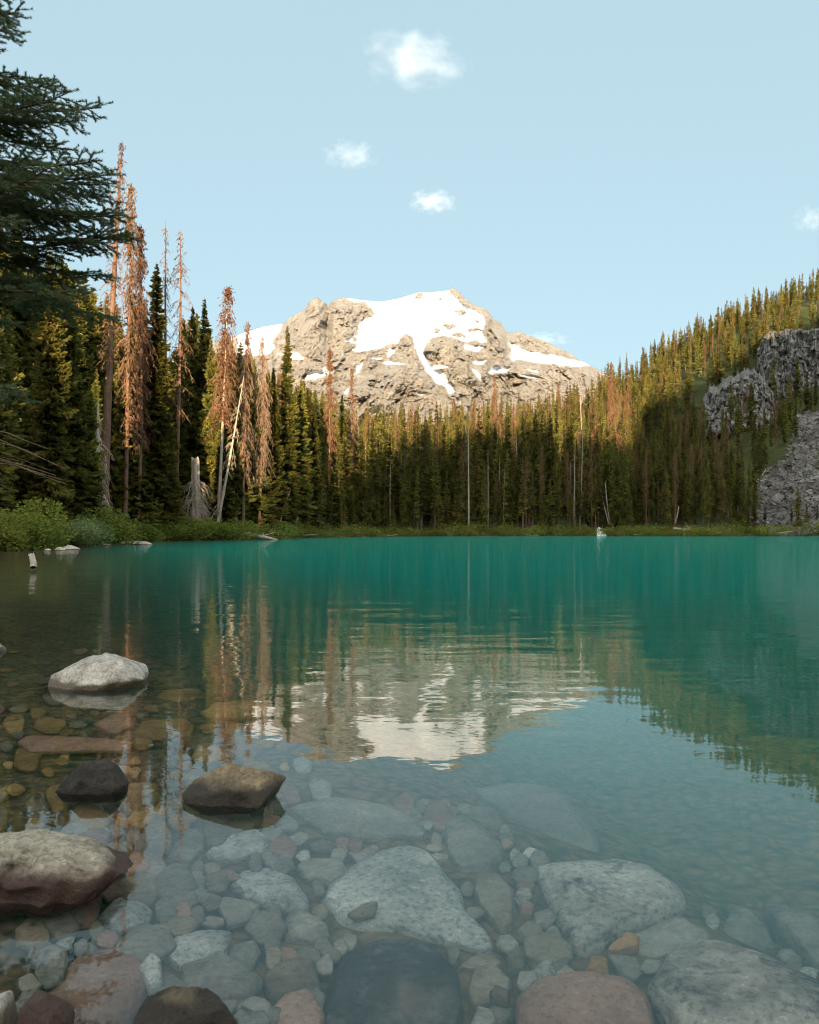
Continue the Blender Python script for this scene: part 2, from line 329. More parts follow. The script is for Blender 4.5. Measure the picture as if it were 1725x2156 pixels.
def ground_z(x, y, rough=True):
    x = np.asarray(x, float); y = np.asarray(y, float)
    r = np.hypot(x, y)+1e-6; ph = np.arctan2(x, y); pc = np.clip(ph, -math.radians(60), math.radians(60))
    px = CX+F*np.tan(pc); Y = r*np.cos(pc)
    wob = fbm(np.stack([x*0.05, y*0.05, 0*x], -1), 3, 5)*np.clip(r*0.03, 0, 4)
    s = Y-interp(px, SPX, SYS)+wob
    # land
    si = np.clip(np.searchsorted(TS, s, side='right')-1, 0, len(TS)-2); sf = np.clip((s-TS[si])/(TS[si+1]-TS[si]), 0, 1)
    pi = np.clip(np.searchsorted(TPX, px, side='right')-1, 0, len(TPX)-2); pf = np.clip((px-TPX[pi])/(TPX[pi+1]-TPX[pi]), 0, 1)
    pf = pf*pf*(3-2*pf)
    py = (TPY[pi, si]*(1-pf)+TPY[pi+1, si]*pf)*(1-sf)+(TPY[pi, si+1]*(1-pf)+TPY[pi+1, si+1]*pf)*sf
    land = CAMZ+(HY-py)/F*Y
    # lake bed
    dmin = np.full(x.shape, 1e9); sgn = np.ones(x.shape)
    for (x0, y0), (x1, y1) in zip(DROP[:-1], DROP[1:]):
        dx, dy = x1-x0, y1-y0; L2 = dx*dx+dy*dy
        t = np.clip(((x-x0)*dx+(y-y0)*dy)/L2, 0, 1); ex = x-x0-t*dx; ey = y-y0-t*dy; d = np.hypot(ex, ey)
        c = dx*(y-y0)-dy*(x-x0)
        up = d < dmin; sgn = np.where(up, np.where(c < 0, 1, -1), sgn); dmin = np.where(up, d, dmin)
    d = dmin*sgn
    depth = np.where(d > 0, 0.46+0.62*d, np.clip(0.46+0.16*d, 0.15, 1)); depth = np.minimum(depth, 6.0)
    steep = interp(px, [-400, 100, 400, 700, 1100], [0.03, 0.05, 0.10, 0.3, 0.5])
    shore = 0.06+steep*np.maximum(-s, 0)
    bed = -np.minimum(depth, shore)
    z = np.where(s > 0, np.maximum(land, -0.05+0.12*np.minimum(s, 2)), bed)
    bank = (0.9-y)*0.30-0.18; bank = np.where(bank > 3, 3+(bank-3)*0.35, bank)
    z = np.maximum(z, bank)
    if rough:
        n = fbm(np.stack([x*0.4, y*0.4, 0*x], -1), 3, 11)
        z = z+np.where(z > 0.1, 1, 0)*n*np.clip(r*0.012, 0, 1.3)+fbm(np.stack([x*2.2, y*2.2, 0*x], -1), 3, 12)*0.05*np.clip(1.5-z*0, 0, 1)*(r < 40)
    return z
def img(x, y, z): return CX+F*x/y, HY-F*(z-CAMZ)/y

angs = np.concatenate([np.linspace(-180, -45, 120, endpoint=False), np.linspace(-45, 45, 620, endpoint=False), np.linspace(45, 180, 120, endpoint=False)])*math.pi/180
rad = np.concatenate([[0.05], np.geomspace(0.25, 1500, 420)])
A, R_ = np.meshgrid(angs, rad, indexing='ij'); X = R_*np.sin(A); Yg = R_*np.cos(A); Z = ground_z(X, Yg)
me = mesh_np('ground', np.stack([X, Yg, Z], -1), grid_faces(len(angs), len(rad), True)[:, ::-1], mats=[M['ground']], smooth=True)
tag(obj('ground', me), kind='structure')

# ridge behind the camera: the hillside whose evening shadow lies over the lake and the foot of the forest
q0 = np.array([-600, -300, -60, -36, -31, -27, -23, -11, 28, 50, 58, 77, 107, 148, 177, 400, 800.])
hz = np.array([60, 20, 3, 5, 9, 19, 35, 62, 70, 58, 68, 97, 116, 137, 163, 200, 200.])
cs, sn = math.cos(SUN_AZ), math.sin(SUN_AZ)
qs = np.linspace(-700, 800, 300); vs_ = np.linspace(0, 1, 60); D = 430.0
Q, Vv = np.meshgrid(qs, vs_, indexing='ij')
top = interp(Q, q0, hz)+D*0.14+fbm(np.stack([Q*0.02, Q*0, Q*0], -1), 3, 3)*2
tt = -D+(Vv-0.5)*-420
prof = 1-np.abs(Vv-0.5)*2
zz = top*prof**0.9*1.0+fbm(np.stack([Q*0.02, tt*0.02, Q*0], -1), 4, 9)*8*(1-prof)*prof*2-2
xx = Q*cs+tt*sn; yy = -Q*sn+tt*cs
me = mesh_np('hillside', np.stack([xx, yy, zz], -1), grid_faces(300, 60), mats=[M['ground']], smooth=True)
tag(obj('hillside', me), kind='structure')

# ------------------------------------------------------------------ water
def mat_water():
    m = NT('glacial lake water'); co = m.coords('World', (1.0, 1.0, 1.0))
    n1 = m.noise(m.coords('World', (0.55, 1.15, 1)), 1.5, 2, 0.5, 0.3)
    n2 = m.noise(m.coords('World', (0.8, 1.3, 1)), 7.0, 2, 0.5, 0.2)
    n3 = m.noise(m.coords('World', (0.10, 0.22, 1)), 1.0, 2)
    h = m.math('ADD', m.math('MULTIPLY', n1, 0.012), m.math('ADD', m.math('MULTIPLY', n2, 0.0016), m.math('MULTIPLY', n3, 0.02)))
    # calm close to the shore, more ripples out on the lake
    g = m.n('ShaderNodeNewGeometry'); sp = m.n('ShaderNodeSeparateXYZ'); m.l(g.outputs['Position'], sp.inputs[0])
    amp = m.n('ShaderNodeMapRange'); m.l(sp.outputs[1], amp.inputs[0]); amp.inputs[1].default_value = 1.5; amp.inputs[2].default_value = 12.0; amp.inputs[3].default_value = 0.2; amp.inputs[4].default_value = 1.0
    nb = m.bump(m.math('MULTIPLY', h, amp.outputs[0]), 1.0, 1.0)
    rf = m.n('ShaderNodeBsdfRefraction'); rf.inputs['IOR'].default_value = 1.33; rf.inputs['Roughness'].default_value = 0.0; m.l(nb, rf.inputs['Normal'])
    gl = m.n('ShaderNodeBsdfGlossy'); gl.inputs['Roughness'].default_value = 0.0; m.l(nb, gl.inputs['Normal'])
    fr = m.n('ShaderNodeFresnel'); fr.inputs['IOR'].default_value = 1.58; m.l(nb, fr.inputs['Normal'])
    fac = m.math('MINIMUM', fr.outputs[0], 0.58)
    mx = m.n('ShaderNodeMixShader'); m.l(fac, mx.inputs[0]); m.l(rf.outputs[0], mx.inputs[1]); m.l(gl.outputs[0], mx.inputs[2]); m.l(mx.outputs[0], m.out.inputs[0])
    sc = m.n('ShaderNodeVolumeScatter'); sc.inputs['Color'].default_value = (0.035, 0.69, 0.585, 1); sc.inputs['Density'].default_value = 0.27; sc.inputs['Anisotropy'].default_value = 0.0
    ab = m.n('ShaderNodeVolumeAbsorption'); ab.inputs['Color'].default_value = (0.0, 0.97, 0.94, 1); ab.inputs['Density'].default_value = 0.2
    ad = m.n('ShaderNodeAddShader'); m.l(sc.outputs[0], ad.inputs[0]); m.l(ab.outputs[0], ad.inputs[1]); m.l(ad.outputs[0], m.out.inputs[1])
    return m.m
x0, x1, y0, y1 = -240, 300, -1.6, 250
Vw = [(x0, y0, 0), (x1, y0, 0), (x1, y1, 0), (x0, y1, 0), (x0, y0, -9), (x1, y0, -9), (x1, y1, -9), (x0, y1, -9)]
me = mesh_np('lake', Vw, [(0, 1, 2, 3), (7, 6, 5, 4), (0, 4, 5, 1), (1, 5, 6, 2), (2, 6, 7, 3), (3, 7, 4, 0)], mats=[mat_water()])
tag(obj('lake_water', me), kind='structure')

# ------------------------------------------------------------------ mountain
def zp(pts): return [(479+a*0.463, 559+b*0.463) for a, b in pts]
skl = zp([(-900, 700), (-300, 520), (-60, 350), (50, 315), (140, 285), (262, 260), (300, 225), (345, 205), (380, 155), (410, 145), (440, 165), (455, 185), (480, 160), (530, 145), (600, 155), (700, 165), (780, 150), (840, 130), (870, 122), (940, 120), (1010, 112), (1022, 100), (1060, 125), (1100, 165), (1180, 200), (1210, 245), (1245, 260), (1270, 305), (1340, 305), (1420, 335), (1500, 370), (1560, 400), (1620, 440), (1660, 458), (1800, 540), (2200, 680), (2900, 760)])
sx = [p[0] for p in skl]; sy = [p[1] for p in skl]
snow = [zp(p) for p in [
 [(520, 140), (600, 150), (700, 160), (780, 145), (840, 125), (870, 117), (940, 115), (1012, 105), (1035, 140), (1060, 175), (1110, 195), (1165, 225), (1170, 262), (1150, 300), (1178, 345), (1140, 352), (1070, 340), (1000, 322), (940, 322), (900, 350), (893, 380), (905, 425), (935, 468), (985, 490), (1010, 520), (1035, 575), (1010, 590), (985, 552), (945, 535), (925, 500), (900, 465), (870, 425), (850, 370), (845, 330), (820, 305), (785, 330), (780, 350), (740, 360), (690, 378), (610, 394), (562, 388), (600, 352), (560, 352), (530, 340), (585, 318), (600, 262), (645, 235), (660, 205), (625, 165), (575, 160)],
 [(1278, 345), (1310, 365), (1400, 398), (1480, 408), (1570, 425), (1665, 458), (1500, 452), (1400, 444), (1320, 428), (1292, 395)],
 [(1175, 492), (1220, 460), (1295, 462), (1270, 488)], [(1115, 452), (1130, 430), (1200, 420), (1160, 450)],
 [(215, 400), (320, 393), (370, 432), (300, 422)], [(333, 515), (380, 490), (460, 480), (440, 502), (350, 527)], [(695, 438), (760, 440), (840, 446), (720, 453)],
 [(1085, 358), (1170, 365), (1130, 392), (1075, 378)], [(570, 510), (585, 470), (622, 422), (600, 480)], [(1330, 500), (1380, 492), (1440, 520), (1390, 515)],
 [(40, 300), (140, 275), (262, 252), (235, 300), (205, 345), (215, 380), (180, 400), (60, 420)], [(530, 575), (560, 550), (545, 590)], [(640, 655), (700, 640), (715, 670), (660, 680)],
 [(440, 455), (480, 490), (470, 500), (430, 470)], [(1120, 465), (1165, 520), (1155, 525), (1110, 480)], [(650, 418), (720, 425), (700, 432), (655, 426)], [(730, 380), (760, 385), (735, 440)], [(1270, 395), (1320, 425), (1300, 440)], [(930, 455), (1005, 450), (1010, 462), (940, 470)],
 [(840, 570), (900, 580), (880, 592)], [(1350, 470), (1420, 478), (1400, 486)]]]
rock = [zp(p) for p in [[(1028, 212), (1060, 195), (1098, 212), (1060, 222)], [(968, 272), (1000, 262), (1065, 272), (1000, 290)], [(1000, 310), (1050, 302), (1105, 318), (1050, 328)], [(932, 285), (950, 278), (970, 295), (945, 312)], [(845, 150), (865, 122), (892, 125), (870, 155)], [(948, 150), (965, 140), (985, 152), (965, 158)], [(1090, 290), (1130, 282), (1160, 292), (1110, 305)], [(1090, 345), (1130, 340), (1150, 360), (1100, 365)], [(1100, 255), (1145, 247), (1150, 262)], [(620, 210), (660, 205), (660, 225), (630, 235)], [(560, 325), (600, 330), (580, 350)]]]
pxs = np.linspace(100, 1800, 900); vv = np.linspace(0, 1.25, 420)
PX, VV = np.meshgrid(pxs, vv, indexing='ij')
jag = fbm(np.stack([PX*0.09, PX*0, PX*0], -1), 4, 21)*3.0
skyl = interp(PX, sx, sy)+np.where(np.abs(interp(PX, sx, sy)-610) > -1, jag, 0)*np.where((PX > 720) & (PX < 950), 0.25, 0.8)
PYb = 930.0
vc = np.minimum(VV, 1.0)
PY = PYb+(skyl-PYb)*vc
wx = fbm(np.stack([PX*0.06, PY*0.06, PX*0], -1), 5, 31, 0.6)*16; wy = fbm(np.stack([PX*0.06, PY*0.06, PX*0+7], -1), 5, 41, 0.6)*11
ms = np.zeros(PX.shape)
for p in snow: ms = np.maximum(ms, inpoly(PX+wx*0.5, PY+wy*0.5, p))
for p in rock: ms = np.where(inpoly(PX+wx*0.4, PY+wy*0.4, p), 0, ms)
depth = 2300+1500*vc**1.2
# buttresses and gullies pushed towards or away from the camera (in picture units around their centres)
def blob(cx, cy, rx, ry, d, ang=0.0):
    dx = PX-cx; dy = PY-cy; c, s = math.cos(ang), math.sin(ang); u = (dx*c+dy*s)/rx; v = (-dx*s+dy*c)/ry
    return -d*np.exp(-(u*u+v*v)**0.9)
for b in [(655, 680, 26, 60, 160, 0.25), (725, 680, 34, 60, 150, -0.2), (690, 690, 8, 60, -110, 0.1), (690, 790, 60, 45, 120), (850, 800, 60, 50, 230), (860, 720, 15, 30, 100), (945, 735, 45, 40, 160), (985, 790, 45, 30, 150, 0.4), (1045, 710, 18, 45, 220, -0.3), (1060, 740, 25, 25, 120), (905, 780, 10, 60, -120, -0.5), (1120, 780, 90, 25, 160), (1130, 700, 60, 12, 110, 0.4), (800, 770, 12, 40, -90), (1000, 655, 60, 10, 60, 0.7), (770, 835, 50, 30, 120), (620, 740, 30, 40, 90), (1180, 770, 40, 14, 80, 0.4)]:
    depth += blob(*b)
def blur(a, n):
    for _ in range(n):
        p_ = np.pad(a, 1, mode='edge'); a = (p_[:-2, 1:-1]+p_[2:, 1:-1]+p_[1:-1, :-2]+p_[1:-1, 2:]+p_[1:-1, 1:-1])/5
    return a
ms = blur(ms.astype(float), 7)
rk = 1-ms*0.93
sc = 0.034
n = fbm(np.stack([(PX+wx*2)*sc, (PY*0.7+wy*2)*sc, PX*0], -1), 6, 51, 0.5, ridged=True)
n2 = fbm(np.stack([(PX+PY*0.35+wx*0.5)*0.13, (PY-PX*0.3)*0.035, PX*0], -1), 5, 61, 0.6, ridged=True)
n3 = fbm(np.stack([PX*0.02, PY*0.03, PX*0+3], -1), 3, 71)
nb_ = fbm(np.stack([(PX+wx)*0.011+(PY)*0.004, (PY+wy)*0.012, PX*0+5], -1), 3, 57, 0.5, ridged=True)
ns_ = fbm(np.stack([(PX+wx)*0.03, (PY+wy)*0.09, PX*0+9], -1), 4, 58, 0.55)
depth += -nb_*95*(1-ms*0.7)-ns_*26*ms
depth += (-n*85-n2*42)*rk*(0.3+0.7*np.minimum(1, (1-vc)*14)) - n3*60 - ms*25
Yd = depth+np.maximum(VV-1, 0)*4000
Xm = (PX-CX)/F*Yd; Zm = CAMZ+(HY-PY)/F*Yd
Zm = np.where(VV > 1, CAMZ+(HY-PY)/F*depth-np.maximum(VV-1, 0)*2600, Zm)
me = mesh_np('mountain', np.stack([Xm, Yd, Zm], -1), grid_faces(900, 420), mats=[M['mountain']], smooth=True)
at = me.attributes.new('snow', 'FLOAT', 'POINT'); at.data.foreach_set('value', ms.astype(np.float32).ravel())
tag(obj('mountain', me), kind='structure')

# ------------------------------------------------------------------ clouds
def mat_cloud(name, scale, dens):
    m = NT(name); co = m.n('ShaderNodeTexCoord').outputs['Object']
    ln = m.n('ShaderNodeVectorMath', operation='LENGTH'); m.l(co, ln.inputs[0])
    nz = m.noise(m.coords('Object', scale), 1.0, 6, 0.62)
    d = m.math('SUBTRACT', m.math('MULTIPLY_ADD', nz, 3.0, -0.78), m.math('MULTIPLY', ln.outputs['Value'], 0.95))
    d = m.math('MULTIPLY', m.math('MAXIMUM', d, 0.0), dens)
    v = m.n('ShaderNodeVolumeScatter'); v.inputs['Color'].default_value = (0.80, 0.84, 0.90, 1); m.l(d, v.inputs['Density']); m.l(v.outputs[0], m.out.inputs[1]); return m.m
def ico(sub=3):
    import bmesh
    bm = bmesh.new(); bmesh.ops.create_icosphere(bm, subdivisions=sub, radius=1.0)
    V = np.array([v.co[:] for v in bm.verts]); Fc = np.array([[v.index for v in f.verts] for f in bm.faces]); bm.free(); return V, Fc
IV, IF = ico(3)
CL = [('white puffy cloud with three humps high above the mountain', [(905, 112, 48, 34), (865, 128, 50, 30), (835, 118, 34, 28), (935, 140, 36, 30), (885, 150, 44, 26), (800, 110, 30, 20)], 3200, 0.0032, 1),
      ('faint wispy cloud left of the middle of the sky', [(712, 315, 24, 16), (735, 332, 36, 22), (770, 328, 18, 12)], 3600, 0.0035, 2),
      ('small flat bright cloud straight above the summit', [(895, 420, 30, 18), (915, 432, 46, 15)], 3800, 0.006, 3),
      ('dim cloud scrap cut by the right edge of the sky', [(1712, 462, 40, 26)], 3800, 0.0025, 4),
      ('thin mist scrap just over the right shoulder of the mountain', [(1150, 712, 50, 12), (1162, 718, 26, 10)], 4600, 0.003, 5)]
for lab, puffs, Yc, dn, sd in CL:
    x0c = min(p[0]-p[2] for p in puffs); x1c = max(p[0]+p[2] for p in puffs); y0c = min(p[1]-p[3] for p in puffs); y1c = max(p[1]+p[3] for p in puffs)
    cxx, cyy = (x0c+x1c)/2, (y0c+y1c)/2; c = P(cxx, cyy, Yc)
    # one billowy body: outer shell of all puffs
    d = IV; r = np.zeros(len(d))
    hx, hzz = (x1c-x0c)/2*Yc/F, (y1c-y0c)/2*Yc/F
    o = obj('cloud', mesh_np('cloud', d, tris=IF, mats=[mat_cloud('cloud vapour', (2.2+sd*0.3, 2.2, 1.7+sd*0.1), dn)]), loc=c)
    o.scale = (hx*1.3, (hx+hzz)*0.5, hzz*1.25)
    o.rotation_euler = (0, 0.12 if sd == 1 else 0.05, 0)
    tag(o, lab, 'cloud')
    mm = o.data.materials[0]
    # shift the noise so every cloud has its own shape
    for nd in mm.node_tree.nodes:
        if nd.type == 'MAPPING': nd.inputs[1].default_value = (sd*3.7, sd*1.3, sd*2.1)

# ------------------------------------------------------------------ conifers
def trunk_path(H, lean=0.0, seed=0, K=14):
    t = np.linspace(0, 1, K); r = np.random.default_rng(seed)
    bx = r.normal()*0.006*H*np.sin(t*3.1); by = r.normal()*0.006*H*np.sin(t*2.7)
    return np.stack([bx+lean*H*t, by, t*H], -1)
def crown_cards(seed, H, R, nbr, K, base, shape=0.8, size=1.0, rag=0.35, top=0.985, lay=0.8):
    r = np.random.default_rng(seed)
    t = base+(top-base)*np.sort(r.random(nbr))**0.93
    nl_ = H/lay; t = np.where(t < 0.93, np.round(t*nl_)/nl_+r.normal(size=nbr)*0.27/nl_, t); t = np.clip(t, base, top)
    th = r.random(nbr)*2*math.pi
    gap = 0.55+0.45*np.clip(vnoise(np.stack([t*22, th*0.9, t*0], -1), seed)*1.4+0.6, 0, 1)
    env = np.minimum(1, ((1-t)/(1-base))*1.35)**shape*0.95+0.02
    env *= np.where(t < base+0.12, 0.6+0.4*(t-base)/0.12, 1)
    L = R*env*gap*(1-rag+rag*1.5*r.random(nbr)); L = np.maximum(L, 0.004*H)
    up = np.clip((t-0.55)*1.1, -0.45, 0.5)+r.normal(size=nbr)*0.08
    ch, sh = np.cos(th), np.sin(th)
    s = np.linspace(0.12, 1.0, K)[None, :]+r.random((nbr, K))*0.6/K
    s = np.minimum(s, 1.0)
    hx = ch[:, None]*s*L[:, None]; hy = sh[:, None]*s*L[:, None]
    hz_ = (up[:, None]*s-0.22*s+0.30*s**3*(t[:, None] < 0.7))*L[:, None]
    base_p = np.stack([hx, hy, t[:, None]*H+hz_], -1)
    side = np.where(np.arange(K) % 2 == 0, 1.0, -1.0)[None, :]*np.ones((nbr, 1))
    ln = (0.42*L[:, None]*(1.12-s)+(0.05*R+0.10)*np.minimum(1, (1-t)*5+0.25)[:, None])*size*(0.7+0.6*r.random((nbr, K)))
    fw = 0.55+0.5*s
    dx = ch[:, None]*fw-sh[:, None]*side*0.9*(1.15-s); dy = sh[:, None]*fw+ch[:, None]*side*0.9*(1.15-s); dz = -0.25+0.35*r.normal(size=(nbr, K))*0.6
    d = np.stack([dx, dy, dz], -1); d /= np.linalg.norm(d, axis=2, keepdims=True)
    nrm = np.stack([r.normal(size=(nbr, K))*0.6+0.5*ch[:, None], r.normal(size=(nbr, K))*0.6+0.5*sh[:, None], np.ones((nbr, K))*0.25], -1)
    wv = np.cross(d, nrm); wv /= np.linalg.norm(wv, axis=2, keepdims=True)
    wd = ln*0.24+0.02
    p0 = base_p-d*0.1*ln[..., None]; p2 = base_p+d*ln[..., None]; m_ = base_p+d*0.45*ln[..., None]; m_[..., 2] -= 0.05*ln
    p1 = m_+wv*wd[..., None]; p3 = m_-wv*wd[..., None]
    V = np.stack([p0, p1, p2, p3], 2).reshape(-1, 3); q = np.arange(len(V)).reshape(-1, 4)
    # limbs
    k = np.linspace(0, 0.85, 3)[None, :]
    lp = np.stack([ch[:, None]*k*L[:, None], sh[:, None]*k*L[:, None], t[:, None]*H+(up[:, None]*k-0.22*k)*L[:, None]], -1)
    lr = np.clip(L[:, None]*0.012+0.008, 0, 0.06)*np.array([[1, 0.6, 0.2]])
    return V, q, lp, lr
def conifer(seed, H, R, nbr, K, base, **kw):
    tp = trunk_path(H, 0, seed)
    Vc, qc, lp, lr = crown_cards(seed, H, R, nbr, K, base, **kw)
    cx_ = np.interp(Vc[:, 2], tp[:, 2], tp[:, 0]); cy_ = np.interp(Vc[:, 2], tp[:, 2], tp[:, 1]); Vc[:, 0] += cx_; Vc[:, 1] += cy_
    lp[..., 0] += np.interp(lp[:, :1, 2], tp[:, 2], tp[:, 0]); lp[..., 1] += np.interp(lp[:, :1, 2], tp[:, 2], tp[:, 1])
    Vt, qt = tubes(tp[None], (0.011*H*(1-np.linspace(0, 1, 14))**0.85+0.012)[None], 8)
    st = slice(None, None, 2); Vl, ql = tubes(lp[st], lr[st], 3)
    tm = merge([(Vt, qt, 0), (Vl, ql, 0)])
    return (Vc, qc), tm
def dead(seed, H, nbr, base, R, rust=0, dense=1.0, curl=0.8, lean=0.0, thick=0.68, top=0.99):
    """standing dead conifer: trunk, hanging bare branches, rusty needle remnants"""
    r = np.random.default_rng(seed); tp = trunk_path(H, lean, seed)
    Vt, qt = tubes(tp[None], ((0.011*H*(1-np.linspace(0, 1, 14))**0.8+0.02)*thick)[None], 8)
    t = base+(top-base)*r.random(nbr); th = r.random(nbr)*2*math.pi
    L = R*(np.minimum(1, (1-t)/(1-base)*2.2)**0.7*0.85+0.12)*(0.35+0.9*r.random(nbr))
    k = np.linspace(0, 1, 5)[None, :]; ch, sh = np.cos(th)[:, None], np.sin(th)[:, None]
    rr = L[:, None]*(k-0.25*k**2); zz = L[:, None]*(0.15*k-curl*k**2*(0.7+0.6*r.random((nbr, 1))))
    tz = t*H; ox = np.interp(tz, tp[:, 2], tp[:, 0])[:, None]; oy = np.interp(tz, tp[:, 2], tp[:, 1])[:, None]
    jit = r.normal(size=(nbr, 5, 3))*0.05*L[:, None, None]*k[..., None]
    pth = np.stack([ox+ch*rr, oy+sh*rr, tz[:, None]+zz], -1)+jit
    rad_ = np.clip(0.016*L+0.018, 0.02, 0.06)[:, None]*np.array([[1, 0.8, 0.6, 0.45, 0.25]])
    parts = [(*tubes(pth, rad_, 3), 0)]
    ns = int(3*dense)
    if ns:
        i = np.repeat(np.arange(nbr), ns); kk = r.integers(1, 5, len(i)); o = pth[i, kk]; dl = (0.25+0.3*r.random(len(i)))*L[i]
        an = th[i]+r.normal(size=len(i))*1.1
        j = np.linspace(0, 1, 3)[None, :]
        sp = np.stack([o[:, 0:1]+np.cos(an)[:, None]*j*dl[:, None]*0.6, o[:, 1:2]+np.sin(an)[:, None]*j*dl[:, None]*0.6, o[:, 2:3]-(0.2*j+0.7*j**2)*dl[:, None]*curl], -1)
        parts.append((*tubes(sp, np.full((len(i), 1), 0.016)*np.array([[1, .7, .3]])+0.004, 3), 0))
    br = merge(parts); ru = None
    if rust:
        n = rust; i = r.integers(0, nbr, n); kk = r.integers(0, 5, n); o = pth[i, kk]+r.normal(size=(n, 3))*0.10*R
        ln = (0.16+0.26*r.random(n))*(0.6+R*0.22); d = r.normal(size=(n, 3)); d[:, 2] = -np.abs(d[:, 2])-0.6; d /= np.linalg.norm(d, axis=1, keepdims=True)
        wv = np.cross(d, r.normal(size=(n, 3))); wv /= np.linalg.norm(wv, axis=1, keepdims=True); wd = ln*0.22
        V = np.stack([o, o+d*0.5*ln[:, None]+wv*wd[:, None], o+d*ln[:, None], o+d*0.5*ln[:, None]-wv*wd[:, None]], 1).reshape(-1, 3)
        ru = (V, np.arange(len(V)).reshape(-1, 4))
    return (Vt, qt), br, ru

class Tree:      # an empty with a list of (part name, mesh); first use makes it, later uses copy it
    def __init__(s, name, parts, H): s.name, s.parts, s.H, s.root = name, parts, H, None
    def place(s, loc, h, rz, label, cat, group, wide=1.0, tilt=(0, 0)):
        if s.root is None:
            r = empty(s.name); s.kids = []
            for pn, me in s.parts: s.kids.append(obj(pn, me, r))
            s.root = r
        else:
            r = s.root.copy(); scn.collection.objects.link(r)
            for k in s.kids:
                c = k.copy(); scn.collection.objects.link(c); c.parent = r
        sc_ = h/s.H; r.location = loc; r.scale = (sc_*wide, sc_*wide, sc_); r.rotation_euler = (tilt[0], tilt[1], rz)
        for kx in ('label', 'category', 'group'):
            if kx in r: del r[kx]
        tag(r, label, cat, group); return r
def live_tree(name, seed, H, R, nbr, K, base, mat='needles', bark='bark', **kw):
    (Vc, qc), (Vt, qt, _) = conifer(seed, H, R, nbr, K, base, **kw)
    return Tree(name, [('trunk', mesh_np('trunk', Vt, qt, mats=[M[bark]])), ('crown', mesh_np('crown', Vc, qc, mats=[M[mat]]))], H)
def dead_tree(name, seed, H, nbr, base, R, bark='redbark', twig='pinktwig', **kw):
    (Vt, qt), (Vb, qb, _), ru = dead(seed, H, nbr, base, R, **kw)
    parts = [('trunk', mesh_np('trunk', Vt, qt, mats=[M[bark]], smooth=True)), ('bare_branches', mesh_np('bare_branches', Vb, qb, mats=[M[twig]]))]
    if ru is not None: parts.append(('dead_needles', mesh_np('dead_needles', ru[0], ru[1], mats=[M['rust']])))
    return Tree(name, parts, H)

hi = [live_tree('spruce_tree', 100+i, 32, [3.3, 2.7, 3.7, 2.9, 3.4][i], 640, 26, [0.04, 0.10, 0.03, 0.14, 0.06][i], rag=0.35, size=0.95) for i in range(5)]
mid = [live_tree('spruce_tree', 200+i, 25, [2.1, 1.5, 2.5, 1.6, 2.0, 2.3][i], 290, 16, [0.05, 0.16, 0.04, 0.25, 0.10, 0.06][i], rag=0.5, size=0.95, lay=[1.0, 0.85, 1.1, 0.9, 1.05, 0.95][i]) for i in range(6)]
lowm = [live_tree('spruce_tree', 300+i, 15, [1.6, 1.9, 1.25, 1.7][i], 170, 10, [0.06, 0.12, 0.22, 0.05][i], rag=0.45, size=1.15) for i in range(4)]
gappy = [live_tree('spruce_tree', 340+i, 24, 1.9, 130, 16, 0.30, rag=0.6, size=1.1) for i in range(2)]
dd = [dead_tree('dead_spruce_tree', 400+i, 26, 110, [0.35, 0.5, 0.2][i], 1.5, rust=[1400, 500, 2200][i], dense=1.5) for i in range(3)]
bare = [dead_tree('bare_snag', 420+i, 22, 40, 0.4, 0.9, bark='pale', twig='twig', dense=1) for i in range(2)]

# ---- skyline the forest reaches (picture x -> picture y)
CAPX = [-400, 0, 60, 130, 160, 200, 250, 300, 330, 360, 400, 430, 470, 510, 545, 575, 605, 640, 680, 720, 800, 880, 940, 990, 1040, 1100, 1150, 1200, 1250, 1290, 1340, 1400, 1450, 1500, 1550, 1600, 1650, 1700, 1760, 2200]
CAPY = [380, 430, 480, 520, 570, 560, 600, 610, 640, 650, 650, 650, 690, 720, 740, 770, 740, 796, 820, 838, 843, 836, 826, 804, 790, 790, 796, 784, 762, 738, 708, 680, 656, 643, 612, 594, 576, 550, 532, 390]
cliffs = [(1470, 1625, 780, 915, 296), (1595, 1900, 680, 850, 318)]
screep = [(1900, 850), (1725, 866), (1675, 880), (1668, 960), (1640, 985), (1592, 1000), (1606, 1050), (1592, 1100), (1620, 1128), (1900, 1128)]
def cap_h(x, y, z, h):
    px = CX+F*x/y; cy_ = np.interp(px, CAPX, CAPY)+rng.random()*18; return min(h, (HY-cy_)/F*y+CAMZ-z)
manual = []   # (px, depth, clearance in px) keep random trees from hiding these
cand = []     # (x, y, z, h, zone)
def try_tree(px, Y, h, zone):
    x = (px-CX)/F*Y; z = float(ground_z(np.array([x]), np.array([Y]))[0])
    if z < 0.25: return
    bx, by = img(x, Y, z); h0 = h; h = cap_h(x, Y, z, h)
    if h < 0.45*h0 or h < 4: return
    _, ty = img(x, Y, z+h)
    if inpoly(np.array([bx]), np.array([by]), screep)[0] and rng.random() > 0.10: return
    for a0, a1, b0, b1, Yc in cliffs:
        if a0-8 < bx < a1+8 and Y < Yc and ty < b1-15 and rng.random() > (0.42 if Yc < 300 else 0.5):
            return
        if a0 < bx < a1 and Yc-4 < Y < Yc+26: return
    if bx > 1560 and by > 1050 and rng.random() > 0.4: return
    cand.append((x, Y, z-0.15, h, zone, bx, by, ty))
def scatter(n, px0, px1, s0, s1, hf, zone, minsep=0.0):
    pts = []
    for _ in range(n):
        px = px0+(px1-px0)*rng.random(); sh = np.interp(px, SPX, SYS); Y = sh+s0+(s1-s0)*rng.random()**1.15
        x = (px-CX)/F*Y
        if minsep and any((x-a)**2+(Y-b)**2 < minsep**2 for a, b in pts): continue
        pts.append((x, Y)); try_tree(px, Y, hf(), zone)
U = lambda a, b: (lambda: a+(b-a)*rng.random())
scatter(150, -200, 650, 6, 34, U(12, 27), 'left', 2.6)
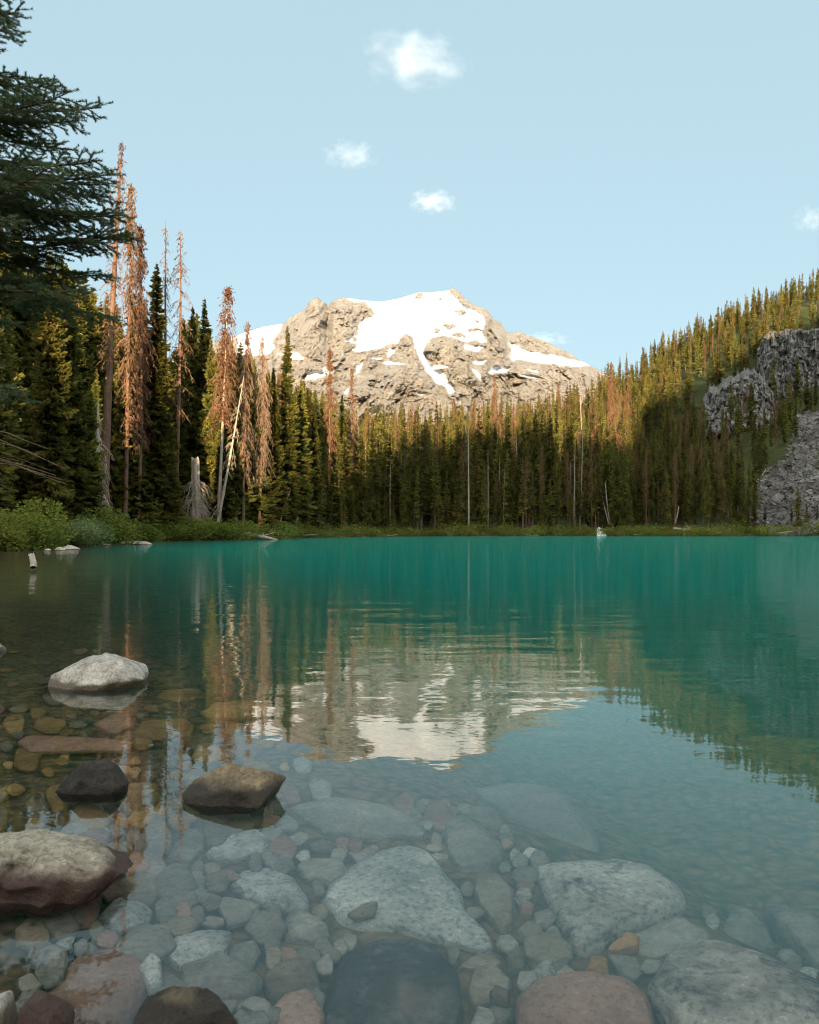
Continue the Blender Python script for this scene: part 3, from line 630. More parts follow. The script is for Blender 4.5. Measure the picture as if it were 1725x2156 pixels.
scatter(430, -200, 690, 28, 120, U(24, 36), 'left', 2.4)
scatter(120, 600, 1330, 2.5, 9, U(7, 19), 'front', 1.8)
scatter(270, 600, 1330, 5, 40, U(14, 28), 'front', 2.5)
scatter(70, 1170, 1345, 60, 170, U(25, 33), 'back', 2.6)
scatter(520, 600, 1330, 36, 190, U(22, 32), 'back', 2.5)
scatter(130, 1300, 1600, 3, 30, U(9, 20), 'hillfoot', 2.2)
scatter(320, 1290, 1640, 20, 90, U(14, 22), 'hillfoot', 2.6)
scatter(1150, 1260, 2150, 70, 300, U(10, 20), 'hill', 2.9)
scatter(90, 1600, 1900, 80, 135, U(8, 13), 'hill', 2.0)
scatter(40, 1560, 1760, 3, 14, U(7, 13), 'hillfoot', 3.0)
cand.sort(key=lambda c: -(c[6]-c[7]))

LAB = {'left': ('tall dark green spruce in the forest wall on the left shore', 'spruces of the left shore'),
       'front': ('dark shaded spruce in the front row on the far shore below the mountain', 'spruces in front on the far shore'),
       'back': ('spruce with sunlit golden top rising behind the front row of the far shore', 'spruces behind the far shore'),
       'hillfoot': ('narrow dark spruce at the foot of the right hillside near the water', 'spruces at the foot of the right hillside'),
       'hill': ('small slender spruce high on the right hillside around the grey cliffs', 'spruces on the right hillside')}
DLAB = {'left': ('plain rusty dead spruce half hidden among the green trees on the left shore', 'dead spruces of the left shore'),
        'front': ('grey dead spruce with bare hanging twigs among the far shore trees', 'dead spruces of the far shore'),
        'back': ('rust red dead spruce with bare top standing out behind the far shore trees', 'red dead spruces behind the far shore'),
        'hillfoot': ('thin dead spruce among green trees at the foot of the right hillside', 'dead spruces at the foot of the right hillside'),
        'hill': ('thin dead spruce among green trees high on the right hillside', 'dead spruces high on the right hillside')}
nlive = 0; stuffpts = []; ndead = 0
for c in cand:
    x, y, z, h, zone, bx, by, ty = c
    inview = -60 < bx < 1790
    pd = {'left': 0.04, 'front': 0.09, 'back': 0.17, 'hillfoot': 0.08, 'hill': 0.08}[zone]
    isdead = rng.random() < pd
    if isdead and ndead < 110 and inview:
        t = bare[rng.integers(0, 2)] if zone == 'front' else dd[rng.integers(0, 3)]
        t.place((x, y, z), h*0.98, rng.random()*6.28, *([DLAB[zone][0], 'dead tree', DLAB[zone][1]]), wide=h/25*0+1.0, tilt=(rng.normal()*0.02, rng.normal()*0.02)); ndead += 1
    elif nlive < 290 and inview:
        if zone == 'left': t = hi[rng.integers(0, 5)]
        elif zone == 'hill': t = lowm[rng.integers(0, 4)]
        else: t = (mid*3+gappy)[rng.integers(0, 20)]
        t.place((x, y, z), h, rng.random()*6.28, LAB[zone][0], 'spruce tree', LAB[zone][1], wide=0.85+0.35*rng.random(), tilt=(rng.normal()*0.012, rng.normal()*0.012)); nlive += 1
    else: stuffpts.append((x, y, z, h, zone))
print("trees", len(cand), nlive, ndead, len(stuffpts), {z: sum(c[4]==z for c in cand) for z in LAB})

# the rest of the forest as one mass
col = bpy.data.collections.new('forest_variants')
vlist = []
for i, t in enumerate(lowm+mid[:4]+dd[:1]):
    Vs, Qs, Ms, mats, k = [], [], [], [], 0
    for j, (pn, me) in enumerate(t.parts):
        co = np.zeros(len(me.vertices)*3, np.float32); me.vertices.foreach_get('co', co); vi = np.zeros(len(me.loops), np.int32); me.loops.foreach_get('vertex_index', vi)
        Vs.append(co.reshape(-1, 3)/t.H); Qs.append(vi.reshape(-1, 4)+k); k += len(me.vertices); Ms.append(np.full(len(vi)//4, j)); mats.append(me.materials[0])
    o = bpy.data.objects.new('variant_%02d' % i, mesh_np('forest_variant', np.concatenate(Vs), np.concatenate(Qs), mats=mats, midx=np.concatenate(Ms)))
    col.objects.link(o); vlist.append(o)
pm = bpy.data.meshes.new('distant_forest'); pm.vertices.add(len(stuffpts)); pm.vertices.foreach_set('co', np.array([s[:3] for s in stuffpts], np.float32).ravel())
for nm, vals in (('scl', [s[3] for s in stuffpts]), ('rz', list(rng.random(len(stuffpts))*6.28))):
    a = pm.attributes.new(nm, 'FLOAT', 'POINT'); a.data.foreach_set('value', np.array(vals, np.float32))
a = pm.attributes.new('vid', 'INT', 'POINT'); a.data.foreach_set('value', np.array([(8 if rng.random() < 0.1 else (rng.integers(0, 4) if s[4] == 'hill' else rng.integers(4, 8))) for s in stuffpts], np.int32))
fo = obj('distant_forest', pm); tag(fo, 'mass of further spruces filling the forest behind the nearer trees', 'forest', kind='stuff')
def gn_instances(o, col):
    ng = bpy.data.node_groups.new('forest', 'GeometryNodeTree')
    ng.interface.new_socket('Geometry', in_out='INPUT', socket_type='NodeSocketGeometry'); ng.interface.new_socket('Geometry', in_out='OUTPUT', socket_type='NodeSocketGeometry')
    N = ng.nodes; gi = N.new('NodeGroupInput'); go = N.new('NodeGroupOutput'); ip = N.new('GeometryNodeInstanceOnPoints'); ci = N.new('GeometryNodeCollectionInfo')
    ci.inputs[0].default_value = col; ci.inputs[1].default_value = True; ci.inputs[2].default_value = True
    def na(nm, ty='FLOAT'):
        x = N.new('GeometryNodeInputNamedAttribute'); x.data_type = ty; x.inputs[0].default_value = nm; return x.outputs[0]
    cx_ = N.new('ShaderNodeCombineXYZ'); L = ng.links
    L.new(gi.outputs[0], ip.inputs['Points']); L.new(ci.outputs[0], ip.inputs['Instance']); ip.inputs['Pick Instance'].default_value = True
    L.new(na('vid', 'INT'), ip.inputs['Instance Index']); L.new(na('rz'), cx_.inputs[2]); L.new(cx_.outputs[0], ip.inputs['Rotation'])
    L.new(na('scl'), ip.inputs['Scale']); L.new(ip.outputs[0], go.inputs[0])
    md = o.modifiers.new('forest', 'NODES'); md.node_group = ng
gn_instances(fo, col)

# ---- trees that can be told apart
def onground(px, Y):
    x = (px-CX)/F*Y; return np.array([x, Y, float(ground_z(np.array([x]), np.array([Y]))[0])-0.2])
def special(tree, px, py, Y, toppx, toppy, label, cat, wide=1.0, rz=0.0, base=None):
    """stand a tree at depth Y under picture x px and lean it so that its tip is at toppx, toppy"""
    Y = max(Y, float(np.interp(px, SPX, SYS))+4)
    b = onground(px, Y); t = P(toppx, toppy, Y); d = t-b; h = np.linalg.norm(d)
    r = tree.place(b, h, 0, label, cat, None, wide=wide)
    q = Vector(d).to_track_quat('Z', 'Y'); r.rotation_euler = (q @ Matrix.Rotation(rz, 3, 'Z').to_quaternion()).to_euler(); return r
SP = lambda *a, **k: dead_tree('dead_spruce_tree', *a, **k)
special(SP(501, 40, 170, 0.42, 1.5, rust=900, dense=2, thick=1.15), 216, 0, 82, 258, 295, 'tallest dead spruce, thick red brown trunk and nearly bare top', 'dead tree')
special(SP(502, 36, 230, 0.30, 1.7, rust=2600, dense=2.5, curl=1.1), 262, 0, 90, 278, 382, 'rusty dead spruce just right of the tallest one, thickly hung with twigs', 'dead tree')
special(SP(503, 34, 260, 0.30, 1.5, rust=4500, dense=2, curl=1.1), 290, 0, 92, 291, 470, 'dense copper coloured dead spruce behind the two tallest dead trees', 'dead tree')
special(SP(504, 32, 130, 0.40, 1.1, rust=250, dense=2), 352, 0, 96, 349, 464, 'thin dead spruce pole with short curled twigs, left of a close pair', 'dead tree')
special(SP(505, 32, 120, 0.40, 1.6, rust=300, dense=2), 366, 0, 99, 378, 482, 'thin leaning dead spruce with long drooping twigs, right of a close pair', 'dead tree')
special(SP(506, 30, 240, 0.45, 1.9, rust=3000, dense=2, bark='pale'), 458, 0, 104, 480, 600, 'dead spruce with white lower trunk and thick rusty top', 'dead tree')
special(SP(507, 28, 240, 0.30, 1.4, rust=1500, dense=3, bark='bark', twig='twig', curl=1.3), 512, 0, 112, 525, 672, 'dark dead spruce with shaggy drooping branches beside the leaning pale pole', 'dead tree')
special(SP(508, 28, 240, 0.30, 1.5, rust=900, dense=3, bark='bark', twig='twig', curl=1.4), 545, 0, 114, 551, 700, 'grey brown dead spruce with broken top and ragged hanging twigs', 'dead tree')
special(dead_tree('leaning_snag', 510, 18, 60, 0.15, 0.9, bark='pale', twig='pale', dense=2, curl=1.1, thick=0.9), 452, 0, 100, 513, 790, 'slender pale dead pole leaning to the right in front of the forest', 'dead tree')
special(dead_tree('broken_snag', 511, 10, 60, 0.2, 1.3, bark='pale', twig='pale', dense=2, curl=1.1, thick=2.2, top=0.9), 205, 0, 74, 206, 845, 'short pale broken snag with mossy twigs left of the thick red trunk', 'dead tree')
special(SP(512, 27, 170, 0.35, 1.3, rust=2200, dense=2), 690, 0, 165, 694, 730, 'rusty dead spruce sticking up highest in front of the mountain foot', 'dead tree')
special(SP(513, 25, 170, 0.35, 1.5, rust=900, dense=2, bark='bark', twig='twig'), 738, 0, 200, 742, 772, 'dark dead spruce with pointed top left of the mountain snow gully', 'dead tree')
special(SP(514, 30, 170, 0.2, 1.3, rust=2600, dense=2), 1040, 0, 235, 1041, 786, 'thick brick red dead spruce in the middle of the far forest', 'dead tree')
special(SP(515, 30, 90, 0.5, 1.0, rust=200, dense=1, bark='pale'), 1237, 0, 222, 1222, 790, 'very tall dead spruce with long white trunk above the small cascade', 'dead tree')
special(SP(516, 26, 60, 0.6, 0.9, rust=0, dense=1, bark='pale', twig='twig'), 987, 0, 194, 988, 880, 'straight white dead pole in front of the far dark trees', 'dead tree')
special(SP(517, 24, 120, 0.35, 1.4, rust=1800, dense=2), 1310, 0, 222, 1286, 762, 'rusty dead spruce where the far shore meets the right hillside', 'dead tree')
big = lambda s, R, b=0.04, n=900: live_tree('spruce_tree', s, 32, R, n, 26, b, rag=0.35, size=0.85)
special(big(601, 3.0), 322, 0, 88, 330, 548, 'big spruce with sharp straight top between the dead trees on the left', 'spruce tree')
special(big(602, 2.3, 0.06), 608, 0, 128, 606, 680, 'dense pointed spruce standing against the left foot of the mountain', 'spruce tree')
special(big(603, 3.2, 0.02), 120, 0, 66, 118, 640, 'broad dark spruce behind the shrubs at the left shore', 'spruce tree', 1.0)
special(big(604, 2.6, 0.05), 430, 0, 112, 430, 622, 'slim spruce with two tone top right of the pair of thin dead poles', 'spruce tree')
special(live_tree('young_spruce_tree', 605, 9, 2.3, 300, 26, 0.02, size=0.8, shape=1.0, rag=0.2), 308, 0, 86, 305, 963, 'young full spruce with layered branches left of the thick stump', 'spruce tree')
special(live_tree('young_spruce_tree', 606, 4, 1.2, 170, 20, 0.02, size=0.8, shape=1.0, rag=0.2), 96, 0, 54, 95, 1046, 'little christmas tree shaped spruce among the left shore shrubs', 'spruce tree')
special(live_tree('young_spruce_tree', 607, 12, 2.0, 400, 26, 0.02, size=0.9, shape=0.9, rag=0.25), 2, 0, 52, -6, 900, 'young spruce cut by the left edge of the picture', 'spruce tree')
special(live_tree('young_spruce_tree', 608, 12, 2.2, 400, 26, 0.02, size=0.9, shape=0.9, rag=0.25), 565, 0, 118, 560, 920, 'full dark spruce at the water right of the fallen pale log', 'spruce tree')

for px_, Y_, tx_, ty_, lb_ in [(1590, 196, 1588, 1018, 'dark spruce standing alone before the lower left edge of the scree'), (1612, 197, 1611, 1062, 'short dark spruce at the water before the scree'),
        (1682, 196, 1680, 1020, 'taller of a clump of dark spruces in front of the scree'), (1668, 197, 1667, 1058, 'shorter left one of the clump of dark spruces in front of the scree'), (1699, 198, 1698, 1050, 'shorter right one of the clump of dark spruces in front of the scree'),
        (1655, 262, 1640, 862, 'dark spruce at the top left corner of the scree'), (1624, 262, 1622, 880, 'dark spruce between the crag and the scree'), (1572, 196, 1570, 1050, 'slim dark spruce at the foot of the scree nearest the hillside trees'),
        (1690, 290, 1688, 890, 'small dark spruce standing on top of the scree'), (1720, 200, 1722, 1060, 'small spruce at the right edge before the scree')]:
    special(mid[(px_ % 5)], px_, 0, Y_, tx_, ty_, lb_, 'spruce tree', 1.15)

for i, (px_, Y_, ty_, wd_, lb_) in enumerate([(190, 66, 800, 1.0, 'broad dark spruce right of the left shrubs with drooping lower boughs'), (242, 90, 640, 0.9, 'green spruce squeezed between the thick red trunk and its rusty neighbour'),
        (352, 96, 800, 1.0, 'full green spruce directly behind the stump on its left side'), (388, 110, 668, 0.9, 'spruce with golden top right of the thin leaning dead pole'), (408, 112, 640, 0.8, 'narrow spruce with golden top next to the slim two tone one'),
        (446, 108, 706, 0.9, 'dark green spruce just left of the white trunked dead tree'), (497, 112, 742, 0.9, 'dark green spruce between the white trunked dead tree and the shaggy dark one'), (535, 118, 792, 1.1, 'broad low spruce in front of the two shaggy dead trees'),
        (577, 126, 768, 0.9, 'narrow spruce left of the pointed one at the foot of the mountain'), (586, 122, 905, 1.1, 'short full spruce at the water right of the fallen pale log'), (636, 140, 792, 0.9, 'dark spruce right of the pointed one at the foot of the mountain'),
        (664, 150, 838, 0.9, 'dark spruce left of the rusty tree before the mountain foot'), (474, 106, 890, 1.1, 'bushy spruce below the white trunked dead tree'), (722, 185, 826, 0.9, 'tall dark spruce right of the rusty tree before the mountain foot')]):
    special(hi[i % 5], px_, 0, Y_, px_-2, ty_, lb_, 'spruce tree', wd_, rz=i*1.3)

# broken thick stump with a skirt of bleached roots and twigs
b = onground(414, 103); t = P(409, 966, 103)
r = np.random.default_rng(5); root = empty('tree_stump', b); tag(root, 'thick broken grey stump with a skirt of bleached twigs on the left shore', 'tree stump')
Hs = t[2]-b[2]; kz = np.linspace(0, 1, 24); th = np.linspace(0, 2*math.pi, 28, endpoint=False)
TH, KZ = np.meshgrid(th, kz, indexing='ij')
rr = (0.50*(1+0.8*np.exp(-KZ*9)+0.15*(1-KZ)))*(1+0.10*np.sin(TH*5+KZ*3)+0.08*vnoise(np.stack([TH*2, KZ*20, TH*0], -1), 3))*0.95
zt = KZ*Hs; zt = np.where(KZ > 0.98, zt+vnoise(np.stack([TH*3, TH*0, TH*0], -1), 8)*0.35, zt)
Vs = np.stack([rr*np.cos(TH)-KZ*0.15, rr*np.sin(TH), zt], -1).reshape(-1, 3)
Vs = np.concatenate([Vs, [[-0.15, 0, Hs*0.985]]]); a = np.arange(28)*24+23
me = mesh_np('trunk', Vs, grid_faces(28, 24, True), tris=[(a[i], a[(i+1) % 28], len(Vs)-1) for i in range(28)], mats=[M['pale']], smooth=False); obj('trunk', me, root)
n = 130; an = r.random(n)*2*math.pi; z0 = Hs*(0.25+0.5*r.random(n)); L = 0.7+1.3*r.random(n); k = np.linspace(0, 1, 7)[None]
pth = np.stack([np.cos(an)[:, None]*(0.45+L[:, None]*k*0.9), np.sin(an)[:, None]*(0.45+L[:, None]*k*0.9), z0[:, None]+L[:, None]*(0.35*k-1.5*k**2)], -1)+np.cumsum(r.normal(size=(n, 7, 3))*0.07, 1)
parts = [(*tubes(pth, np.linspace(0.04, 0.012, 7)[None]*np.ones((n, 1)), 4), 0)]
i = np.repeat(np.arange(n), 4); kk = r.integers(2, 7, len(i)); o_ = pth[i, kk]; j = np.linspace(0, 1, 4)[None]; dl = 0.3+0.5*r.random(len(i)); a2 = an[i]+r.normal(size=len(i))
sp = np.stack([o_[:, 0:1]+np.cos(a2)[:, None]*j*dl[:, None], o_[:, 1:2]+np.sin(a2)[:, None]*j*dl[:, None], o_[:, 2:3]-j**2*dl[:, None]*0.8], -1)
parts.append((*tubes(sp, np.linspace(0.018, 0.008, 4)[None]*np.ones((len(i), 1)), 3), 0))
Vb, qb, _ = merge(parts); obj('bare_branches', mesh_np('bare_branches', Vb, qb, mats=[M['pale']]), root)

# poles without crowns: leaning trunks and fallen logs, each a thing of its own
def log_between(name, a, b_, r0, r1, label, cat, mat='pale', seed=0, bend=0.02):
    a, b_ = np.array(a, float), np.array(b_, float); k = np.linspace(0, 1, 12)[:, None]; Ln = np.linalg.norm(b_-a)
    p = (b_-a)*k; rr_ = np.random.default_rng(seed); off = np.sin(k*math.pi)*rr_.normal(size=3)[None]*bend*Ln; p = p+off
    rad_ = np.linspace(r0, r1, 12)*(1+0.12*rr_.normal(size=12)); rad_[0] *= 0.75; rad_[-1] *= 0.5
    V, q = tubes(p[None], rad_[None], 10); parts = [(V, q, 0)]
    nb = 6; kk = rr_.integers(2, 11, nb); st = p[kk]; d = rr_.normal(size=(nb, 3)); j = np.linspace(0, 1, 3)[None, :, None]; l = (r0*3+0.05*Ln)*rr_.random(nb)
    parts.append((*tubes(st[:, None]+d[:, None]*j*l[:, None, None], np.array([[0.25, 0.18, 0.08]])*r0*np.ones((nb, 1)), 4), 0))
    V, q, _ = merge(parts); o = obj(name, mesh_np(name, V, q, mats=[M[mat]], smooth=True), loc=a); tag(o, label, cat); return o
log_between('fallen_log', P(516, 1126, 104), P(585, 1137.2, 103), 0.42, 0.16, 'pale fallen log sliding into the water below the leaning pole', 'log', seed=1)
log_between('fallen_log', P(1418, 1113, 193), P(1457, 1116, 192.5), 0.3, 0.22, 'pale log lying on the far bank right of the cascade', 'log', seed=2)
log_between('fallen_log', P(735, 1123, 172), P(762, 1122, 172), 0.2, 0.15, 'thin pale log on the bank left of the mountain reflection', 'log', seed=3)
log_between('leaning_pole', P(1282, 1103, 199), P(1262, 1018, 206), 0.20, 0.10, 'thin white pole leaning left above the cascade', 'dead tree', seed=4)
log_between('leaning_pole', P(1284, 1100, 200), P(1275, 1015, 206), 0.16, 0.09, 'thin white pole, the more upright of two above the cascade', 'dead tree', seed=5)
log_between('leaning_pole', P(1421, 1103, 205), P(1430, 1066, 206), 0.22, 0.15, 'short grey pole leaning right near the log on the far bank', 'dead tree', seed=6)
log_between('leaning_pole', P(1590, 1018, 232), P(1622, 978, 250), 0.16, 0.1, 'bleached trunk lying across the top of the scree', 'dead tree', seed=7)
log_between('leaning_pole', P(1596, 1122, 196), P(1620, 1098, 200), 0.14, 0.1, 'bleached trunk lying at the foot of the scree', 'dead tree', seed=8)
log_between('leaning_pole', P(590, 1102, 125), P(612, 1030, 128), 0.13, 0.05, 'crooked grey pole leaning right over the shore bushes', 'dead tree', 'twig', seed=9, bend=0.06)
log_between('leaning_pole', P(622, 1112, 134), P(630, 1075, 135), 0.16, 0.1, 'short leaning dead trunk at the water left of the far forest', 'dead tree', 'twig', seed=10)

for i, (a_, b2, lb_) in enumerate([((640, 1128), (668, 1126), 'thin grey driftwood lying at the water left of the far forest'), ((815, 1127), (838, 1125.5), 'short bleached driftwood at the far waterline left of the middle'),
        ((1108, 1126), (1136, 1127), 'short bleached driftwood at the far waterline below the red dead spruce'), ((1335, 1126), (1362, 1124), 'thin grey driftwood at the far waterline right of the cascade'),
        ((1492, 1124), (1520, 1121), 'slanting grey driftwood on the far bank below the crag'), ((1640, 1122), (1672, 1118), 'bleached driftwood on the bank in front of the scree')]):
    Yl = float(np.interp(a_[0], SPX, SYS)); log_between('fallen_log', P(a_[0], a_[1], Yl), P(b2[0], b2[1], Yl+0.6), 0.13, 0.08, lb_, 'log', seed=20+i)

# crooked stick standing out of the water, a forked driftwood snag
k = np.linspace(0, 1, 9)
st = np.array([P(60, 1168, 21.5), P(66, 1170, 21.5), P(69, 1178, 21.4), P(71, 1187, 21.3), P(70, 1196, 21.2)])
a0 = st[-1]; pp = np.stack([np.interp(k, np.linspace(0, 1, 5), st[:, c]) for c in range(3)], -1)-a0
V, q = tubes(pp[None], np.array([[0.02, 0.045, 0.07, 0.075, 0.08, 0.085, 0.085, 0.09, 0.09]]), 8)
p2 = np.stack([pp[4], pp[3]+[0.05, 0, 0.02], pp[2]+[0.05, 0, 0.07]]); V2, q2 = tubes(p2[None], np.array([[0.06, 0.04, 0.015]]), 6)
V, q, _ = merge([(V, q, 0), (V2, q2, 0)])
tag(obj('driftwood_stick', mesh_np('driftwood_stick', V, q, mats=[M['pale']], smooth=True), loc=a0), 'crooked weathered stick poking out of the water at the left', 'driftwood')

# ------------------------------------------------------------------ the near fir at the left edge
def near_fir():
    r = np.random.default_rng(77); Y0 = 7.2; X0 = (-230-CX)/F*Y0
    base = np.array([X0, Y0, float(ground_z(np.array([X0]), np.array([Y0]))[0])-0.2])
    root = empty('fir_tree', base); tag(root, 'near dark fir whose needled branches reach in from the left edge', 'fir tree')
    H = 8.2-base[2]
    tp = np.stack([np.zeros(16), np.zeros(16), np.linspace(0, H, 16)], -1)
    V, q = tubes(tp[None], (0.17*(1-np.linspace(0, 1, 16))**0.8+0.015)[None], 14); obj('trunk', mesh_np('trunk', V, q, mats=[M['bark']], smooth=True), root)
    brs = []
    def envr(z): return np.interp(z, [0.5, 1.6, 2.2, 2.6, 2.9, 3.4, 3.9, 4.5, 5.0, 5.4, 6.2, 8.2], [1.0, 1.3, 1.2, 1.3, 1.55, 1.95, 1.98, 1.80, 1.42, 1.02, 0.7, 0.05])
    zs = list(np.linspace(3.12, 8.0, 56))
    for i, z in enumerate(zs):
        th = i*2.399+r.normal()*0.25
        brs.append((z, th, envr(z)*(0.72+0.3*r.random()), 1.0))
        if math.cos(th) > 0.1 and z < 4.6: brs.append((z+0.04, th+0.5*r.normal(), envr(z)*(0.8+0.25*r.random()), 1.0))
    for z, th, f in ((3.08, 0.2, 0.95), (3.1, -0.1, 1.05), (3.35, 0.0, 1.08), (3.5, 0.15, 1.05), (3.62, -0.3, 1.02), (3.8, 0.05, 1.02), (3.95, -0.15, 1.0), (4.2, 0.1, 1.0), (4.4, -0.2, 1.0), (4.6, 0.1, 1.02), (4.9, -0.05, 1.0), (5.15, 0.1, 1.0), (5.3, -0.1, 1.08), (5.45, 0.15, 1.1), (5.6, 0.0, 1.12), (5.75, 0.2, 1.1), (5.9, -0.2, 1.05)):
        brs.append((z, th, envr(z)*f, 1.0))
    brs += [(2.2, -0.35, 1.34, 0.6), (2.3, -0.55, 1.30, 0.7), (2.28, 0.3, 1.1, 0.6)]
    wood = []; wr = []; tw = []   # tw: (start, end)
    for z, th, L, dn in brs:
        d = np.array([math.cos(th), math.sin(th), 0]); n = np.array([-d[1], d[0], 0])
        k = np.linspace(0, 1, 9); bend = r.normal()*0.10; sl = 0.12+r.normal()*0.10
        zz = z-base[2]+L*(sl*k-0.42*k**2+0.28*k**3+0.0)+0.04
        pth = d[None]*(k*L)[:, None]+n[None]*(bend*L*k**2)[:, None]; pth[:, 2] = zz; pth += np.cumsum(r.normal(size=(9, 3))*0.008, 0)
        wood.append(pth); wr.append(np.linspace(0.022, 0.004, 9)*max(0.6, L/1.6))
        nl = int(12*L*dn)+4
        tw.append((pth[6], pth[7])); tw.append((pth[7], pth[8])); tw.append((pth[5], pth[6]))
        for j in range(nl):
            s = 0.28+0.70*(j+0.5)/nl; side = 1 if j % 2 else -1; i0 = min(7, int(s*8)); f = s*8-i0; o = pth[i0]*(1-f)+pth[i0+1]*f
            t_ = pth[i0+1]-pth[i0]; t_ /= np.linalg.norm(t_); n2 = np.array([-t_[1], t_[0], 0]); n2 /= np.linalg.norm(n2)+1e-9
            ll = (0.14+0.42*L*(1.0-s)*0.75)*(0.7+0.5*r.random())
            dd_ = t_*0.75+n2*side*0.75+np.array([0, 0, r.normal()*0.16-0.04]); dd_ /= np.linalg.norm(dd_)
            e = o+dd_*ll+np.array([0, 0, -0.1*ll]); mpt = (o+e)/2+np.array([0, 0, 0.04*ll])
            wood.append(np.stack([np.array([np.interp(u, [0, .5, 1], [o[c], mpt[c], e[c]]) for c in range(3)]) for u in np.linspace(0, 1, 9)])); wr.append(np.linspace(0.006, 0.002, 9))
            tw.append((o*0.7+mpt*0.3, mpt)); tw.append((mpt, e))
            ns = int(ll/0.06)
            for m_ in range(ns):
                u = (m_+0.6)/ns; oo = o+(e-o)*u; sd = 1 if m_ % 2 else -1; n3 = np.cross(dd_, [0, 0, 1]); n3 /= np.linalg.norm(n3)
                l3 = (0.05+0.10*(1-u))*(0.7+0.6*r.random()); ee = oo+(dd_*0.8+n3*sd*0.7+np.array([0, 0, r.normal()*0.2]))*l3; tw.append((oo, ee))
    V, q = tubes(np.array(wood), np.array(wr), 4); obj('branches', mesh_np('branches', V, q, mats=[M['bark']]), root)
    S = np.array([t[0] for t in tw]); E = np.array([t[1] for t in tw]); Ln = np.linalg.norm(E-S, axis=1); cnt = np.maximum(10, (Ln/0.0014).astype(int))
    # fewer needles on twigs that face away from the lake
    cnt = np.where(S[:, 0] < -0.3, cnt//3, cnt)
    i = np.repeat(np.arange(len(tw)), cnt); N = len(i); u = r.random(N)[:, None]
    d = (E-S)[i]; d /= np.linalg.norm(d, axis=1, keepdims=True)+1e-9
    rv = r.normal(size=(N, 3)); rv -= (rv*d).sum(1, keepdims=True)*d; rv /= np.linalg.norm(rv, axis=1, keepdims=True)+1e-9; rv[:, 2] += 0.35
    o = S[i]+(E-S)[i]*u; nd = d*0.75+rv*0.8; nd /= np.linalg.norm(nd, axis=1, keepdims=True); ln = 0.027*(0.7+0.5*r.random((N, 1)))
    wv = np.cross(nd, r.normal(size=(N, 3))); wv /= np.linalg.norm(wv, axis=1, keepdims=True)
    V = np.stack([o+wv*0.0026, o-wv*0.0026, o+nd*ln], 1).reshape(-1, 3)
    print('near fir needles', N)
    obj('needles', mesh_np('needles', V, tris=np.arange(len(V)).reshape(-1, 3), mats=[M['needles_blue']]), root)
    n = 16; an = r.normal(size=n)*0.5; z0 = 1.7+0.5*r.random(n)-base[2]; L = 0.9+0.6*r.random(n); k = np.linspace(0, 1, 8)[None]
    pth = np.stack([np.cos(an)[:, None]*L[:, None]*k, np.sin(an)[:, None]*L[:, None]*k, z0[:, None]-0.28*L[:, None]*k**1.5], -1)+np.cumsum(r.normal(size=(n, 8, 3))*0.02, 1)
    V, q = tubes(pth, np.linspace(0.008, 0.002, 8)[None]*np.ones((n, 1)), 4); obj('dead_twigs', mesh_np('dead_twigs', V, q, mats=[M['twig']]), root)
near_fir()

# ------------------------------------------------------------------ shrubs
def shrub_mesh(seed, n=2600, mat='shrub'):
    r = np.random.default_rng(seed); lobes = r.normal(size=(9, 3))*[0.42, 0.42, 0.16]; lobes[:, 2] = np.abs(lobes[:, 2])+0.25; lr = 0.28+0.22*r.random(9)
    i = r.integers(0, 9, n); d = r.normal(size=(n, 3)); d /= np.linalg.norm(d, axis=1, keepdims=True); o = lobes[i]+d*(lr[i]*(0.45+0.6*r.random(n)**0.5))[:, None]
    o[:, 2] = np.abs(o[:, 2]); ln = 0.07*(0.6+0.8*r.random(n)); dr = d*0.6+r.normal(size=(n, 3))*0.5+[0, 0, 0.35]; dr /= np.linalg.norm(dr, axis=1, keepdims=True)
    wv = np.cross(dr, r.normal(size=(n, 3))); wv /= np.linalg.norm(wv, axis=1, keepdims=True); wd = ln*0.3
    V = np.stack([o, o+dr*0.5*ln[:, None]+wv*wd[:, None], o+dr*ln[:, None], o+dr*0.5*ln[:, None]-wv*wd[:, None]], 1).reshape(-1, 3)
    k = np.linspace(0, 1, 4)[None, :, None]; Vs, qs_ = tubes(lobes[:, None]*k*np.array([1, 1, 1.3]), np.array([[0.02, 0.015, 0.01, 0.005]])*np.ones((9, 1)), 4)
    return Tree('shrub', [('stems', mesh_np('stems', Vs, qs_, mats=[M['twig']])), ('foliage', mesh_np('foliage', V, np.arange(len(V)).reshape(-1, 4), mats=[M[mat]]))], 1.0)
shr = [shrub_mesh(700+i, 5200) for i in range(3)]; shp = [shrub_mesh(710+i, 5200, 'shrub_pale') for i in range(2)]; shl = [shrub_mesh(720+i, 900) for i in range(3)]
for px, Yo, h, wd, pale in [(-60, 2, 2.2, 1.3, 0), (-10, 0.8, 1.6, 1.5, 0), (30, 1.5, 2.0, 1.4, 0), (60, 0.6, 1.2, 1.6, 1), (105, 2.5, 1.5, 1.3, 0), (130, 0.8, 1.7, 1.4, 1), (160, 1.5, 1.9, 1.3, 1), (75, 4, 2.2, 1.4, 0), (20, 4, 2.6, 1.4, 0)]:
    x = (px-CX)/F*(np.interp(px, SPX, SYS)+Yo); b = onground(px, np.interp(px, SPX, SYS)+Yo); b[2] = max(b[2], 0)-0.05
    (shp if pale else shr)[rng.integers(0, 2)].place(b, h, rng.random()*6, 'pale silvery green willow shrub at the left water edge' if pale else 'yellow green leafy shrub at the left water edge', 'shrub', 'pale willow shrubs at the left' if pale else 'green shrubs at the left edge', wide=wd)
